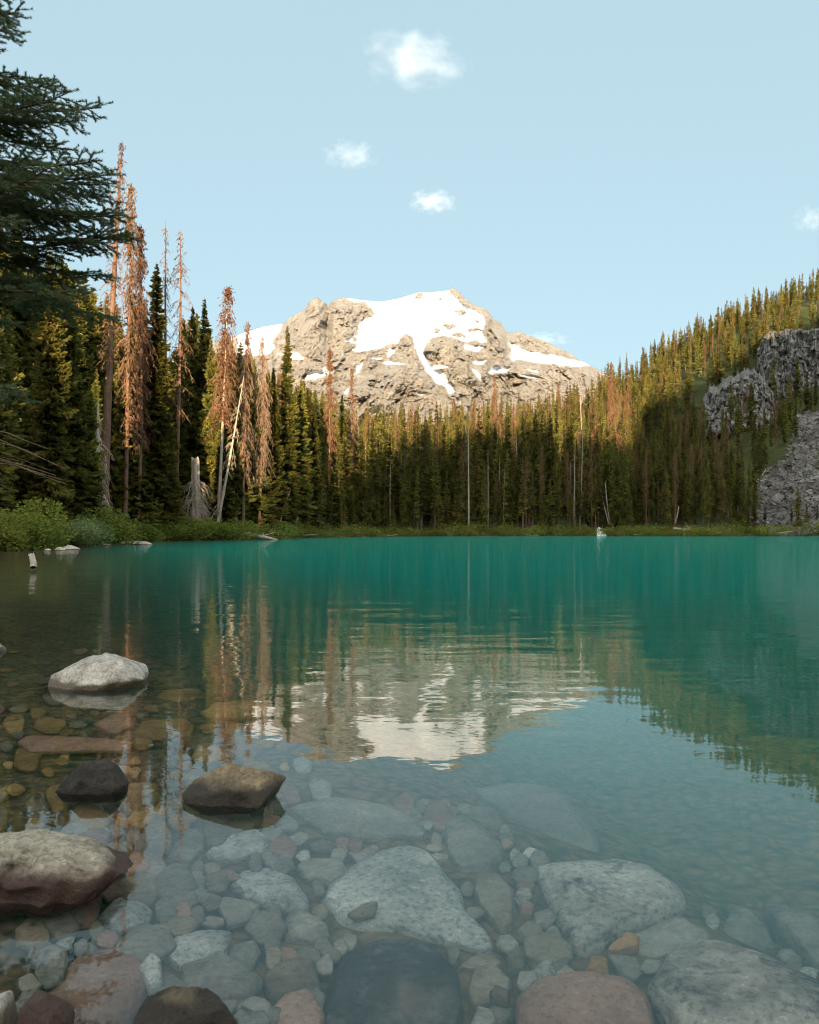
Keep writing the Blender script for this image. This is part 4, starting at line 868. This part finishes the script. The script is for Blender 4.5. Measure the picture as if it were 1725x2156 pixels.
for i in range(34):
    px = 185+rng.random()*300; Y = np.interp(px, SPX, SYS)+0.5+rng.random()*10
    b = onground(px, Y); b[2] = max(b[2], 0)-0.1
    shr[rng.integers(0, 3)].place(b, 1.3+1.6*rng.random(), rng.random()*6, 'rounded olive green shrub in the thicket along the left shore around the stump', 'shrub', 'shrubs around the stump', wide=1.5)
for i in range(175):
    px = 480+i*7.35+rng.random()*8; Y = np.interp(px, SPX, SYS)+0.6+rng.random()*5
    b = onground(px, Y); b[2] = max(b[2], 0)-0.1
    shl[rng.integers(0, 3)].place(b, 0.8+2.6*rng.random()**1.7, rng.random()*6, 'low green shrub in the strip along the far waterline', 'shrub', 'shrubs along the far waterline', wide=1.7)
for i in range(110):
    px = 1270+rng.random()*520; s_ = 70+110*rng.random(); Y = np.interp(px, SPX, SYS)+s_; b = onground(px, Y); bx, by = img(*b)
    if inpoly(np.array([bx]), np.array([by]), screep)[0]: continue
    if any(a0 < bx < a1 and b0 < by < b1+20 and Y < Yc+8 for a0, a1, b0, b1, Yc in cliffs): continue
    shl[rng.integers(0, 3)].place(b, 1.2+1.6*rng.random(), rng.random()*6, 'low yellow green bush between the trees on the right hillside', 'shrub', 'bushes on the right hillside', wide=2.2)

# ------------------------------------------------------------------ cliffs and scree
def cliff(px0, px1, pyb, topf, Y0, back, seed, label):
    nu, nv, nb = 260, 150, 30
    u = np.linspace(0, 1, nu)[:, None]*np.ones((1, nv+nb)); v = np.concatenate([np.linspace(0, 1, nv), np.ones(nb)])[None]*np.ones((nu, 1)); bk = np.concatenate([np.zeros(nv), np.linspace(0, 1, nb+1)[1:]])[None]*np.ones((nu, 1))
    px = px0+(px1-px0)*u; ty = np.interp(px, *zip(*topf))+fbm(np.stack([px*0.07, px*0, px*0], -1), 4, seed)*9
    py = pyb+(ty-pyb)*v
    px = px+fbm(np.stack([py*0.03, u*2, px*0], -1), 3, seed+7)*14
    edge = np.clip(np.minimum(u, 1-u)*7, 0, 1)**0.5
    n = fbm(np.stack([px*0.07, py*0.022, px*0], -1), 3, seed+1, 0.5, ridged=True); n2 = fbm(np.stack([px*0.11, py*0.09, px*0], -1), 3, seed+2, 0.5)
    cells = hsh(np.floor(px/7+n*0.6).astype(int), np.floor(py/13+n2*0.6).astype(int), np.zeros(px.shape, int), seed)
    Y = Y0+12*v-n*2.6-n2*2.0-cells*2.0+(1-edge)*7+bk*back-1.5*np.sin(v*9+n2*3)*(1-v)
    X = (px-CX)/F*(Y0+5); Zc = CAMZ+(HY-py)/F*(Y0+9*v)+bk*back*0.25+bk*n2*1.5
    X = (px-CX)/F*Y
    me = mesh_np('cliff', np.stack([X, Y, Zc], -1), grid_faces(nu, nv+nb), mats=[M['cliff']]); tag(obj('cliff', me), label, 'cliff', kind='structure')
cliff(1476, 1626, 918, [(1468, 860), (1490, 826), (1530, 810), (1560, 792), (1585, 783), (1605, 795), (1628, 830)], 286, 60, 800, 'pale grey fractured crag in the middle of the right hillside')
cliff(1592, 1860, 860, [(1592, 730), (1620, 700), (1650, 690), (1690, 700), (1725, 690), (1790, 670), (1860, 665)], 312, 60, 820, 'higher dark grey cliff wall at the right edge')

def scree():
    r = np.random.default_rng(90); n = 30000; V_ = []; Q_ = []
    px = 1540+r.random(n)*420; s_ = 1+r.random(n)**0.9*118; Y = 190+s_; x = (px-CX)/F*Y; z = ground_z(x, Y)
    bx = CX+F*x/Y; by = HY-F*(z-CAMZ)/Y
    keep = inpoly(bx+r.normal(size=n)*6, by+r.normal(size=n)*5, screep) & (z > 0.1); x, Y, z = x[keep], Y[keep], z[keep]; n = len(x)
    cube = np.array([[a, b, c] for a in (-1, 1) for b in (-1, 1) for c in (-1, 1)], float)*0.5
    fq = np.array([[0, 1, 3, 2], [4, 6, 7, 5], [0, 4, 5, 1], [2, 3, 7, 6], [0, 2, 6, 4], [1, 5, 7, 3]])
    sz = np.clip(r.lognormal(-0.85, 0.5, n), 0.2, 2.2)[:, None]*np.exp(r.normal(size=(n, 3))*0.25)
    P8 = cube[None]*sz[:, None]*(1+r.normal(size=(n, 8, 3))*0.22)
    q = r.normal(size=(n, 4)); q /= np.linalg.norm(q, axis=1, keepdims=True); w_, a, b, c = q.T
    Rm = np.stack([np.stack([1-2*(b*b+c*c), 2*(a*b-c*w_), 2*(a*c+b*w_)], -1), np.stack([2*(a*b+c*w_), 1-2*(a*a+c*c), 2*(b*c-a*w_)], -1), np.stack([2*(a*c-b*w_), 2*(b*c+a*w_), 1-2*(a*a+b*b)], -1)], 1)
    Vx = np.einsum('nij,nkj->nki', Rm, P8)+np.stack([x, Y, z+0.1], -1)[:, None]
    Qx = (np.arange(n)[:, None, None]*8+fq[None]).reshape(-1, 4)
    me = mesh_np('scree', Vx.reshape(-1, 3), Qx, mats=[M['scree']]); tag(obj('scree_slope', me), 'grey slope of loose broken rock running down to the water at the right', 'scree', kind='stuff')
    print('scree', n)
scree()

# small cascade entering the lake
def cascade():
    r = np.random.default_rng(12); nu, nv = 40, 60; u, v = np.meshgrid(np.linspace(-1, 1, nu), np.linspace(0, 1, nv), indexing='ij')
    Yc = 190.5+v*6; px = 1268+u*(11-6*v)+v*-6; x = (px-CX)/F*Yc; z = 0.02+v*1.6+0.35*fbm(np.stack([u*3, v*12, u*0], -1), 4, 4)*np.minimum(1, v*8)-0.25*u*u*v+0.25*np.floor(v*5)*0.3
    m = NT('white water'); b = m.noise(m.coords('World', (1, 0.3, 2)), 2.5, 5, 0.7)
    m.principled(m.ramp(b, [(0.35, (0.30, 0.40, 0.42)), (0.55, (0.8, 0.83, 0.84))]), 0.5, m.bump(b, 0.8, 0.3))
    gz = ground_z(x, Yc); z = np.maximum(z, gz+0.1)
    tag(obj('cascade', mesh_np('cascade', np.stack([x, Yc, z], -1), grid_faces(nu, nv), mats=[m.m], smooth=True)), kind='structure')
cascade()

# ------------------------------------------------------------------ boulders
IV5, IF5 = ico(5); IV4, IF4 = ico(4)
def radial(poly, c, kn=2):
    """radius of a star shaped outline as a smooth periodic function of the angle"""
    p = np.array(poly)-c; pts = []
    for i in range(len(p)):
        for f in np.linspace(0, 1, 12, endpoint=False): pts.append(p[i]*(1-f)+p[(i+1) % len(p)]*f)
    pts = np.array(pts); a = np.arctan2(pts[:, 1], pts[:, 0]); rr = np.hypot(pts[:, 0], pts[:, 1]); o = np.argsort(a); a, rr = a[o], rr[o]
    g = np.linspace(-math.pi, math.pi, 181)[:-1]; v = np.interp(g, np.concatenate([a-2*math.pi, a, a+2*math.pi]), np.tile(rr, 3))
    ker = kn+1-np.abs(np.arange(-kn, kn+1)); ker = ker/ker.sum(); v = sum(k*np.roll(v, s) for k, s in zip(ker, range(-kn, kn+1)))
    return lambda t: np.interp(t, np.append(g, math.pi), np.append(v, v[0]))
def facets(d, seed, n=16, sharp=10.0):
    r = np.random.default_rng(seed); nn = r.normal(size=(n, 3)); nn /= np.linalg.norm(nn, axis=1, keepdims=True); h = 0.72+0.28*r.random(n)
    dots = d@nn.T/h; return 1/np.maximum((np.maximum(dots, 1e-3)**sharp).sum(1), 1e-6)**(1/sharp)
def clip_planes(V, seed, n, lo, hi, up=0.4, ripple=0.012):
    r = np.random.default_rng(seed); ext = V.max(0)-V.min(0); V = V.copy()
    for _ in range(n):
        nn = r.normal(size=3); nn[2] = abs(nn[2])*0.8+up*0.5; nn = nn/(ext+1e-6); nn /= np.linalg.norm(nn)
        dt = V@nn; h = dt.max()*(lo+(hi-lo)*r.random()); over = np.maximum(dt-h, 0)
        V -= (over*0.97)[:, None]*nn[None]
    return V
def boulder_flat(poly, depth, thick, seed, res=5):
    """stone lying on the bed: outline from above, domed faceted top"""
    W = np.array([refr(a, b, depth) for a, b in poly]); c = W[:, :2].mean(0); f = radial(W[:, :2], c)
    d, fc = (IV5, IF5) if res == 5 else (IV4, IF4)
    th = np.arctan2(d[:, 1], d[:, 0]); hr = np.hypot(d[:, 0], d[:, 1]); R0 = f(th); sc_ = R0.mean()
    fa = facets(d, seed, 18, 9); fa = 0.6+0.4*fa/fa.max()
    n1 = fbm(d*1.7+seed, 4, seed % 97); n2 = fbm(d*7+seed, 4, seed % 89)
    rad_ = hr**0.62*R0*(0.93+0.07*fa)*(1+0.03*n2)
    z = np.sign(d[:, 2])*np.abs(d[:, 2])**0.75*thick*(fa+0.18*n1+0.05*n2)
    V = np.stack([rad_*np.cos(th), rad_*np.sin(th), z], -1)
    V = clip_planes(V, seed+5, 5, 0.80, 0.96, 3.6); V += (fbm(V/sc_*5+seed, 4, seed % 71)*0.02*sc_)[:, None]*d
    return V, fc, np.array([c[0], c[1], -depth-thick*0.25])
cnt_st = [0]
def stone(poly, depth, thick, mat, label, group=None, res=5):
    cnt_st[0] += 1; p_ = np.array(poly); m_ = p_.mean(0); q = refr(m_[0], m_[1], depth)
    for _ in range(5):
        gz = -float(ground_z(q[:1], q[1:2], False)[0]); q = refr(m_[0], m_[1], min(max(gz, 0.06), 3))
    depth = min(depth, max(gz-0.015, 0.05))
    V, fc, c = boulder_flat(poly, depth, thick, 1000+cnt_st[0]*13, res)
    o = obj('boulder' if res == 5 else 'stone', mesh_np('stone', V, tris=fc, mats=[M[mat]], smooth=True), loc=c); o.rotation_euler = (0, 0, 0)
    tag(o, label, 'boulder' if res == 5 else 'stone', group); return o
UW = [
 ([(698, 1945), (690, 1915), (665, 1905), (690, 1860), (740, 1820), (800, 1790), (860, 1775), (905, 1790), (935, 1830), (975, 1880), (985, 1920), (1040, 1975), (1052, 2012), (990, 2000), (900, 1985), (820, 1970), (760, 1975), (715, 1965)], .40, .13, 'granite', 'large pale speckled boulder under water in the bottom middle'),
 ([(665, 2190), (690, 2070), (720, 2010), (790, 1980), (880, 1978), (940, 2010), (972, 2060), (978, 2130), (960, 2200), (800, 2230)], .26, .15, 'dark_stone', 'big blackish boulder at the bottom edge below the pale speckled one'),
 ([(1120, 1825), (1180, 1815), (1300, 1808), (1370, 1820), (1430, 1865), (1452, 1900), (1400, 1935), (1330, 1955), (1290, 1985), (1270, 2000), (1200, 2035), (1190, 1990), (1150, 1910)], .40, .16, 'granite_dark', 'large grey boulder blotched black, right of the pale speckled one'),
 ([(1290, 1990), (1400, 1940), (1440, 1930), (1500, 1970), (1505, 2010), (1440, 2010), (1380, 2025), (1340, 2020)], .50, .12, 'grey_stone', 'flat grey stone wedged below the black blotched boulder'),
 ([(1278, 2000), (1320, 1963), (1347, 1968), (1346, 1997), (1300, 2002)], .38, .05, 'orange_stone', 'small bright orange stone below the black blotched boulder'),
 ([(1275, 2010), (1340, 2020), (1360, 2050), (1340, 2070), (1310, 2060)], .40, .05, 'grey_stone', 'small grey wedge stone under the bright orange one'),
 ([(1230, 2050), (1245, 2015), (1280, 2020), (1282, 2055)], .38, .05, 'orange_stone', 'small dull tan stone left of the grey wedge stone'),
 ([(1085, 2180), (1085, 2100), (1120, 2068), (1220, 2057), (1330, 2070), (1370, 2105), (1390, 2190), (1240, 2230)], .26, .14, 'red_stone', 'reddish brown boulder at the bottom edge right of the blackish one'),
 ([(1360, 2080), (1400, 2015), (1470, 1985), (1530, 1995), (1620, 2030), (1725, 2070), (1850, 2130), (1850, 2260), (1500, 2260), (1400, 2150)], .28, .18, 'granite_dark', 'very large brown grey boulder filling the bottom right corner'),
 ([(1600, 1905), (1640, 1905), (1700, 1930), (1810, 1990), (1820, 2090), (1720, 2050), (1660, 1990)], .58, .16, 'grey_stone', 'olive slab near the right edge above the corner boulder'),
 ([(1480, 2010), (1540, 1920), (1570, 1915), (1620, 1960), (1640, 2010), (1560, 2030)], .75, .14, 'grey_stone', 'dim deep stone left of the olive slab at the right'),
 ([(920, 1730), (970, 1715), (1010, 1730), (1065, 1790), (1060, 1820), (1030, 1840), (965, 1845), (940, 1800)], .52, .14, 'grey_stone', 'rounded grey boulder just above the large pale speckled one'),
 ([(995, 1880), (1000, 1850), (1050, 1842), (1085, 1880), (1085, 1960), (1055, 1985), (1010, 1920)], .50, .12, 'brown_stone', 'upright brown stone between the two largest boulders'),
 ([(1088, 1910), (1110, 1893), (1127, 1910), (1120, 1935), (1095, 1932)], .48, .05, 'red_stone', 'small pinkish stone right of the upright brown one'),
 ([(1085, 1970), (1110, 1940), (1145, 1940), (1145, 1970), (1110, 1985)], .48, .06, 'brown_stone', 'small round brown stone below the small pinkish one'),
 ([(985, 1665), (1060, 1650), (1150, 1655), (1210, 1690), (1260, 1760), (1272, 1810), (1180, 1820), (1120, 1780), (1050, 1720)], .75, .20, 'grey_stone', 'huge dim slab deep under water behind the rounded grey boulder'),
 ([(600, 1700), (700, 1680), (830, 1700), (895, 1740), (900, 1765), (800, 1770), (680, 1760)], .70, .14, 'grey_stone', 'wide dim slab deep behind the large pale speckled boulder'),
 ([(430, 1800), (470, 1765), (540, 1745), (575, 1770), (560, 1800), (490, 1815), (440, 1815)], .36, .08, 'granite', 'oval pale stone below the brown peaked rock'),
 ([(375, 1750), (435, 1737), (430, 1790), (400, 1820), (350, 1810)], .36, .07, 'grey_stone', 'squarish grey stone left of the oval pale one'),
 ([(650, 1780), (680, 1767), (715, 1780), (710, 1797), (660, 1797)], .42, .05, 'brown_stone', 'small tan oval stone above the pale boulder'),
 ([(725, 1800), (755, 1787), (785, 1805), (760, 1825)], .44, .05, 'grey_stone', 'small grey stone right of the tan oval one'),
 ([(480, 1870), (510, 1835), (560, 1825), (620, 1850), (655, 1900), (650, 1925), (560, 1915), (520, 1900)], .36, .10, 'granite', 'broad pale domed stone left of the speckled boulder'),
 ([(505, 1880), (540, 1865), (545, 1890), (515, 1895)], .27, .04, 'granite', 'little pale stone resting on the broad domed one'),
 ([(620, 1830), (640, 1810), (720, 1815), (740, 1840), (700, 1865), (640, 1855)], .42, .08, 'grey_stone', 'grey brown stone touching the left of the speckled boulder'),
 ([(730, 1925), (770, 1902), (797, 1897), (790, 1925), (750, 1937)], .25, .03, 'brown_stone', 'small flat olive stone lying on the speckled boulder'),
 ([(90, 2072), (170, 2012), (240, 2002), (280, 2007), (340, 2057), (300, 2117), (270, 2170), (185, 2190), (100, 2150)], .20, .10, 'red_stone', 'large pinkish stone under water at the bottom left'),
 ([(290, 2040), (320, 2005), (340, 2025), (342, 2070), (318, 2092)], .16, .05, 'granite', 'small pale stone leaning on the large pinkish one'),
 ([(350, 1990), (385, 1962), (490, 1958), (482, 2000), (450, 2055), (380, 2050), (345, 2020)], .30, .09, 'granite', 'pale angular stone in the middle of the bottom left'),
 ([(470, 2050), (485, 1990), (540, 1980), (552, 2010), (520, 2065)], .32, .08, 'grey_stone', 'narrow grey stone right of the pale angular one'),
 ([(550, 2070), (565, 2040), (620, 2020), (665, 2030), (677, 2085), (620, 2105), (560, 2105)], .30, .09, 'brown_stone', 'round olive stone left of the blackish boulder'),
 ([(590, 1960), (605, 1925), (650, 1925), (690, 1950), (695, 1970), (660, 1985), (600, 1985)], .36, .08, 'grey_stone', 'dark grey stone with tan edge left of the speckled boulder'),
 ([(200, 1940), (240, 1895), (285, 1888), (325, 1920), (312, 1950), (250, 1972)], .26, .08, 'granite', 'pale rounded stone right below the lichened boulder'),
 ([(110, 2000), (130, 1965), (162, 1975), (150, 2005)], .18, .04, 'granite', 'small square pale stone above the pinkish one'),
 ([(152, 1990), (175, 1978), (208, 2000), (190, 2018), (160, 2012)], .18, .04, 'grey_stone', 'small grey stone next to the small square pale one'),
 ([(975, 2100), (1000, 2040), (1050, 2040), (1080, 2070), (1070, 2120), (1000, 2130)], .36, .09, 'brown_stone', 'brown stone tucked between blackish and reddish boulders'),
 ([(1030, 2092), (1045, 2075), (1077, 2087), (1070, 2112), (1035, 2107)], .26, .04, 'brown_stone', 'little tan block between blackish and reddish boulders'),
 ([(1062, 2000), (1090, 1990), (1112, 2010), (1105, 2050), (1070, 2052)], .42, .07, 'brown_stone', 'brown stone at the lower right tip of the speckled boulder'),
 ([(1112, 2025), (1140, 2010), (1152, 2025), (1145, 2047), (1117, 2047)], .40, .05, 'grey_stone', 'small grey pebble right of the speckled boulder tip'),
 ([(960, 2040), (1010, 2010), (1060, 2030), (1040, 2060)], .42, .06, 'brown_stone', 'flat brown stone under the speckled boulder'),
 ([(575, 1735), (605, 1715), (632, 1735), (625, 1750), (585, 1752)], .50, .06, 'grey_stone', 'small round grey stone below the right end of the peaked rock'),
 ([(280, 1545), (298, 1520), (390, 1513), (412, 1528), (405, 1550), (320, 1562)], .34, .10, 'amber_stone', 'oblong olive stone in the shallows above the peaked rock'),
 ([(418, 1503), (450, 1480), (530, 1473), (565, 1488), (545, 1512), (450, 1518)], .42, .10, 'amber_stone', 'greenish long stone in the shallows near the drop off'),
 ([(195, 1525), (235, 1505), (275, 1503), (282, 1528), (235, 1548)], .26, .08, 'red_stone', 'rusty red stone in the left shallows above the dark rock'),
 ([(35, 1562), (55, 1548), (150, 1552), (280, 1560), (275, 1580), (60, 1585)], .16, .07, 'red_stone', 'long plank like rusty slab in the left shallows'),
 ([(320, 1470), (345, 1452), (420, 1450), (440, 1468), (380, 1480)], .45, .08, 'amber_stone', 'dim olive stone right of the pale boulder in the shallows'),
]
for i, (po, de, thk, mt, lb) in enumerate(UW): stone(po, de, thk, mt, lb, res=5 if i < 44 else 4)
# loose stones that nobody could point to one by one
r = np.random.default_rng(33); placed = []
big_polys = [u[0] for u in UW]
tries = 0; zc = [0, 0, 0]
while sum(zc) < 290 and tries < 16000:
    tries += 1
    zi = int(r.integers(0, 3))
    if zc[zi] >= (95, 90, 105)[zi]: continue
    if zi == 0: px, py = r.random()*720-40, 1330+r.random()*400
    elif zi == 1: px, py = 60+r.random()*700, 1720+r.random()*440
    else: px, py = 560+r.random()*1150, 1690+r.random()*460
    if px < 640 and py < 1600 and px > 120+(py-1330)*2.2: continue
    if px > 1180 and py < 1800+(px-1180)*0.35: continue
    per = (py-HY)/400
    w_ = (22+r.random()**1.6*52)*max(0.6, per)*(0.85 if zi == 2 else 1)
    tx = px+np.array([0, .3, -.3, 0, 0])*w_; ty_ = py+np.array([0, 0, 0, .2, -.2])*w_
    if any(inpoly(tx, ty_, p).any() for p in big_polys): continue
    if any((px-a)**2+((py-b)*2.0)**2 < ((w_+c)*0.31)**2 for a, b, c in placed): continue
    q = refr(px, py, 0.4); d0 = 0.4
    for _ in range(4):
        gz = float(ground_z(q[:1], q[1:2], False)[0]); d0 = max(0.05, -gz-0.02); q = refr(px, py, min(d0, 3))
    if d0 > 0.95: continue
    hgt = w_*0.5*np.clip(per/2.0, 0.28, 0.8)
    nk = r.integers(5, 8); an = (np.arange(nk)+r.random(nk)*0.7+r.random())*2*math.pi/nk; el = 0.75+0.45*r.random(); poly = [(px+math.cos(a)*w_*0.5*el*(0.85+0.35*r.random()), py+math.sin(a)*hgt/el*(0.85+0.35*r.random())) for a in an]
    top_d = max(0.04, d0-0.03); wm = w_/F*np.hypot(q[1], 1)
    mt = r.choice(['amber_stone', 'brown_stone', 'amber_stone', 'red_stone', 'amber_stone', 'brown_stone'] if px < 600 and py < 1750 else ['grey_stone', 'grey_stone', 'grey_stone', 'brown_stone', 'grey_stone', 'red_stone', 'brown_stone', 'granite_dark'])
    try: stone(poly, top_d, wm*0.28, mt, 'loose rounded stone lying among others in the brown left shallows' if py < 1720 else 'loose rounded stone lying on the lake bed among the big boulders', 'stones in the left shallows' if py < 1720 else 'loose stones on the near lake bed', res=4)
    except Exception as e: continue
    placed.append((px, py, w_)); zc[zi] += 1
print('stones', len(placed), zc)

# boulders standing out of the water: picture outline above the waterline, given depth and thickness
def emergent(outline, wl_py, dy, mat, label, seed, name='boulder', under=0.12, noise=1.0, nf=14):
    """outline in picture coordinates; wl_py picture y of the front waterline; dy half thickness front to back"""
    Y = CAMZ*F/(wl_py-HY)+dy*0.6
    W = np.array([P(a, b, Y) for a, b in outline]); xs = W[:, 0]; zs = W[:, 2]; zs = np.where(zs < 0.01, -under, zs)
    c = np.array([xs.mean(), 0.0]); pts = np.stack([xs, zs], -1); c = np.array([(xs.min()+xs.max())/2, 0.0]); f = radial(pts, c)
    d = IV5; rxz = np.hypot(d[:, 0], d[:, 2]); th = np.arctan2(d[:, 2], d[:, 0]); R0 = f(th)
    fa = facets(d, seed, nf, 14); fa = fa/fa.max(); n1 = fbm(d*2+seed, 4, seed % 91, ridged=True); n2 = fbm(d*8+seed, 5, seed % 83, 0.6)
    m_ = rxz**0.7*R0*(1+0.035*n2*noise+0.02*n1)
    V = np.stack([m_*np.cos(th), np.sign(d[:, 1])*np.abs(d[:, 1])**0.8*dy*(0.35+0.75*fa+0.12*n1*noise+0.05*n2*noise), m_*np.sin(th)], -1)
    V = clip_planes(V, seed+2, 13, 0.76, 0.97, 0.2)*1.06; S_ = (xs.max()-xs.min()); V += ((fbm(V/S_*6+seed, 5, seed % 71, 0.6)*0.024+fbm(V/S_*26+seed, 3, seed % 61)*0.007)*S_*noise)[:, None]*d
    o = obj(name, mesh_np(name, V, tris=IF5, mats=[M[mat]], smooth=True), loc=(c[0], Y, 0)); tag(o, label, name.replace('_', ' ')); return o
emergent([(106, 1425), (112, 1406), (135, 1398), (172, 1381), (192, 1388), (222, 1376), (262, 1378), (290, 1390), (312, 1410), (300, 1432), (250, 1450), (180, 1462), (112, 1450)], 1448, 0.30, 'dry_pale', 'pale flat topped boulder standing out of the left shallows', 3)
emergent([(120, 1640), (150, 1608), (170, 1598), (205, 1597), (235, 1614), (264, 1648), (256, 1680), (200, 1700), (140, 1680)], 1672, 0.10, 'dry_dark', 'blackish wet rock between the pale boulder and the lichened one', 5)
emergent([(386, 1652), (405, 1632), (428, 1616), (458, 1625), (490, 1613), (530, 1616), (552, 1622), (604, 1636), (585, 1655), (540, 1690), (490, 1720), (430, 1690)], 1694, 0.13, 'dry_brown', 'brown peaked rock rising from the water beside the mountain reflection', 9)
emergent([(-130, 1850), (-90, 1790), (-40, 1776), (20, 1770), (80, 1764), (170, 1766), (240, 1772), (284, 1796), (270, 1820), (235, 1850), (170, 1900), (100, 1930), (-60, 1930)], 1890, 0.15, 'dry_left', 'pale lichened boulder with dark wet base cut by the left edge', 14, noise=1.8)
emergent([(272, 2160), (298, 2122), (330, 2108), (360, 2100), (395, 2098), (430, 2112), (500, 2118), (492, 2156), (480, 2200), (400, 2260), (280, 2260)], 2200, 0.10, 'dry_brown', 'dark brown rough rock at the bottom edge', 21, noise=1.6)
emergent([(-30, 1372), (-15, 1358), (2, 1352), (12, 1364), (8, 1380), (-20, 1385)], 1373, 0.1, 'dry_pale', 'small pale rock cut by the left edge at the shallows', 24)
emergent([(40, 2140), (60, 2105), (95, 2098), (130, 2120), (150, 2150), (120, 2200), (50, 2200)], 2190, 0.07, 'dry_left', 'small rusty pale rock in the bottom left corner', 27)
emergent([(-40, 2140), (-20, 2108), (6, 2104), (22, 2130), (20, 2170), (-30, 2200)], 2190, 0.06, 'dry_pale', 'white rock sliver at the very bottom left', 28)
for i, (a, b_, w_, h_) in enumerate([(288, 1147, 34, 9), (262, 1146, 10, 5), (300, 1147, 22, 7), (148, 1157, 20, 9), (126, 1159, 12, 7), (220, 1148, 16, 4), (275, 1140, 8, 6), (100, 1160, 9, 5)]):
    Yq = CAMZ*F/(b_-HY)
    lb = ['largest pale flat rock in the water before the shrub thicket', 'small rock at the left end of the flat pale rocks', 'humped rock right of the flat pale rocks', 'grey rock under the pale willow at the water', 'smaller grey rock left of the one under the willow', 'low wet rock in front of the thicket', 'little upright rock on the bank behind the flat pale rocks', 'tiny rock at the water under the left shrubs'][i]
    emergent([(a-w_, b_), (a-w_*0.7, b_-h_*0.7), (a-w_*0.2, b_-h_), (a+w_*0.4, b_-h_*0.9), (a+w_*0.85, b_-h_*0.5), (a+w_, b_), (a, b_+3)], b_, w_/F*Yq*0.6, 'dry_pale', lb, 40+i, name='rock')
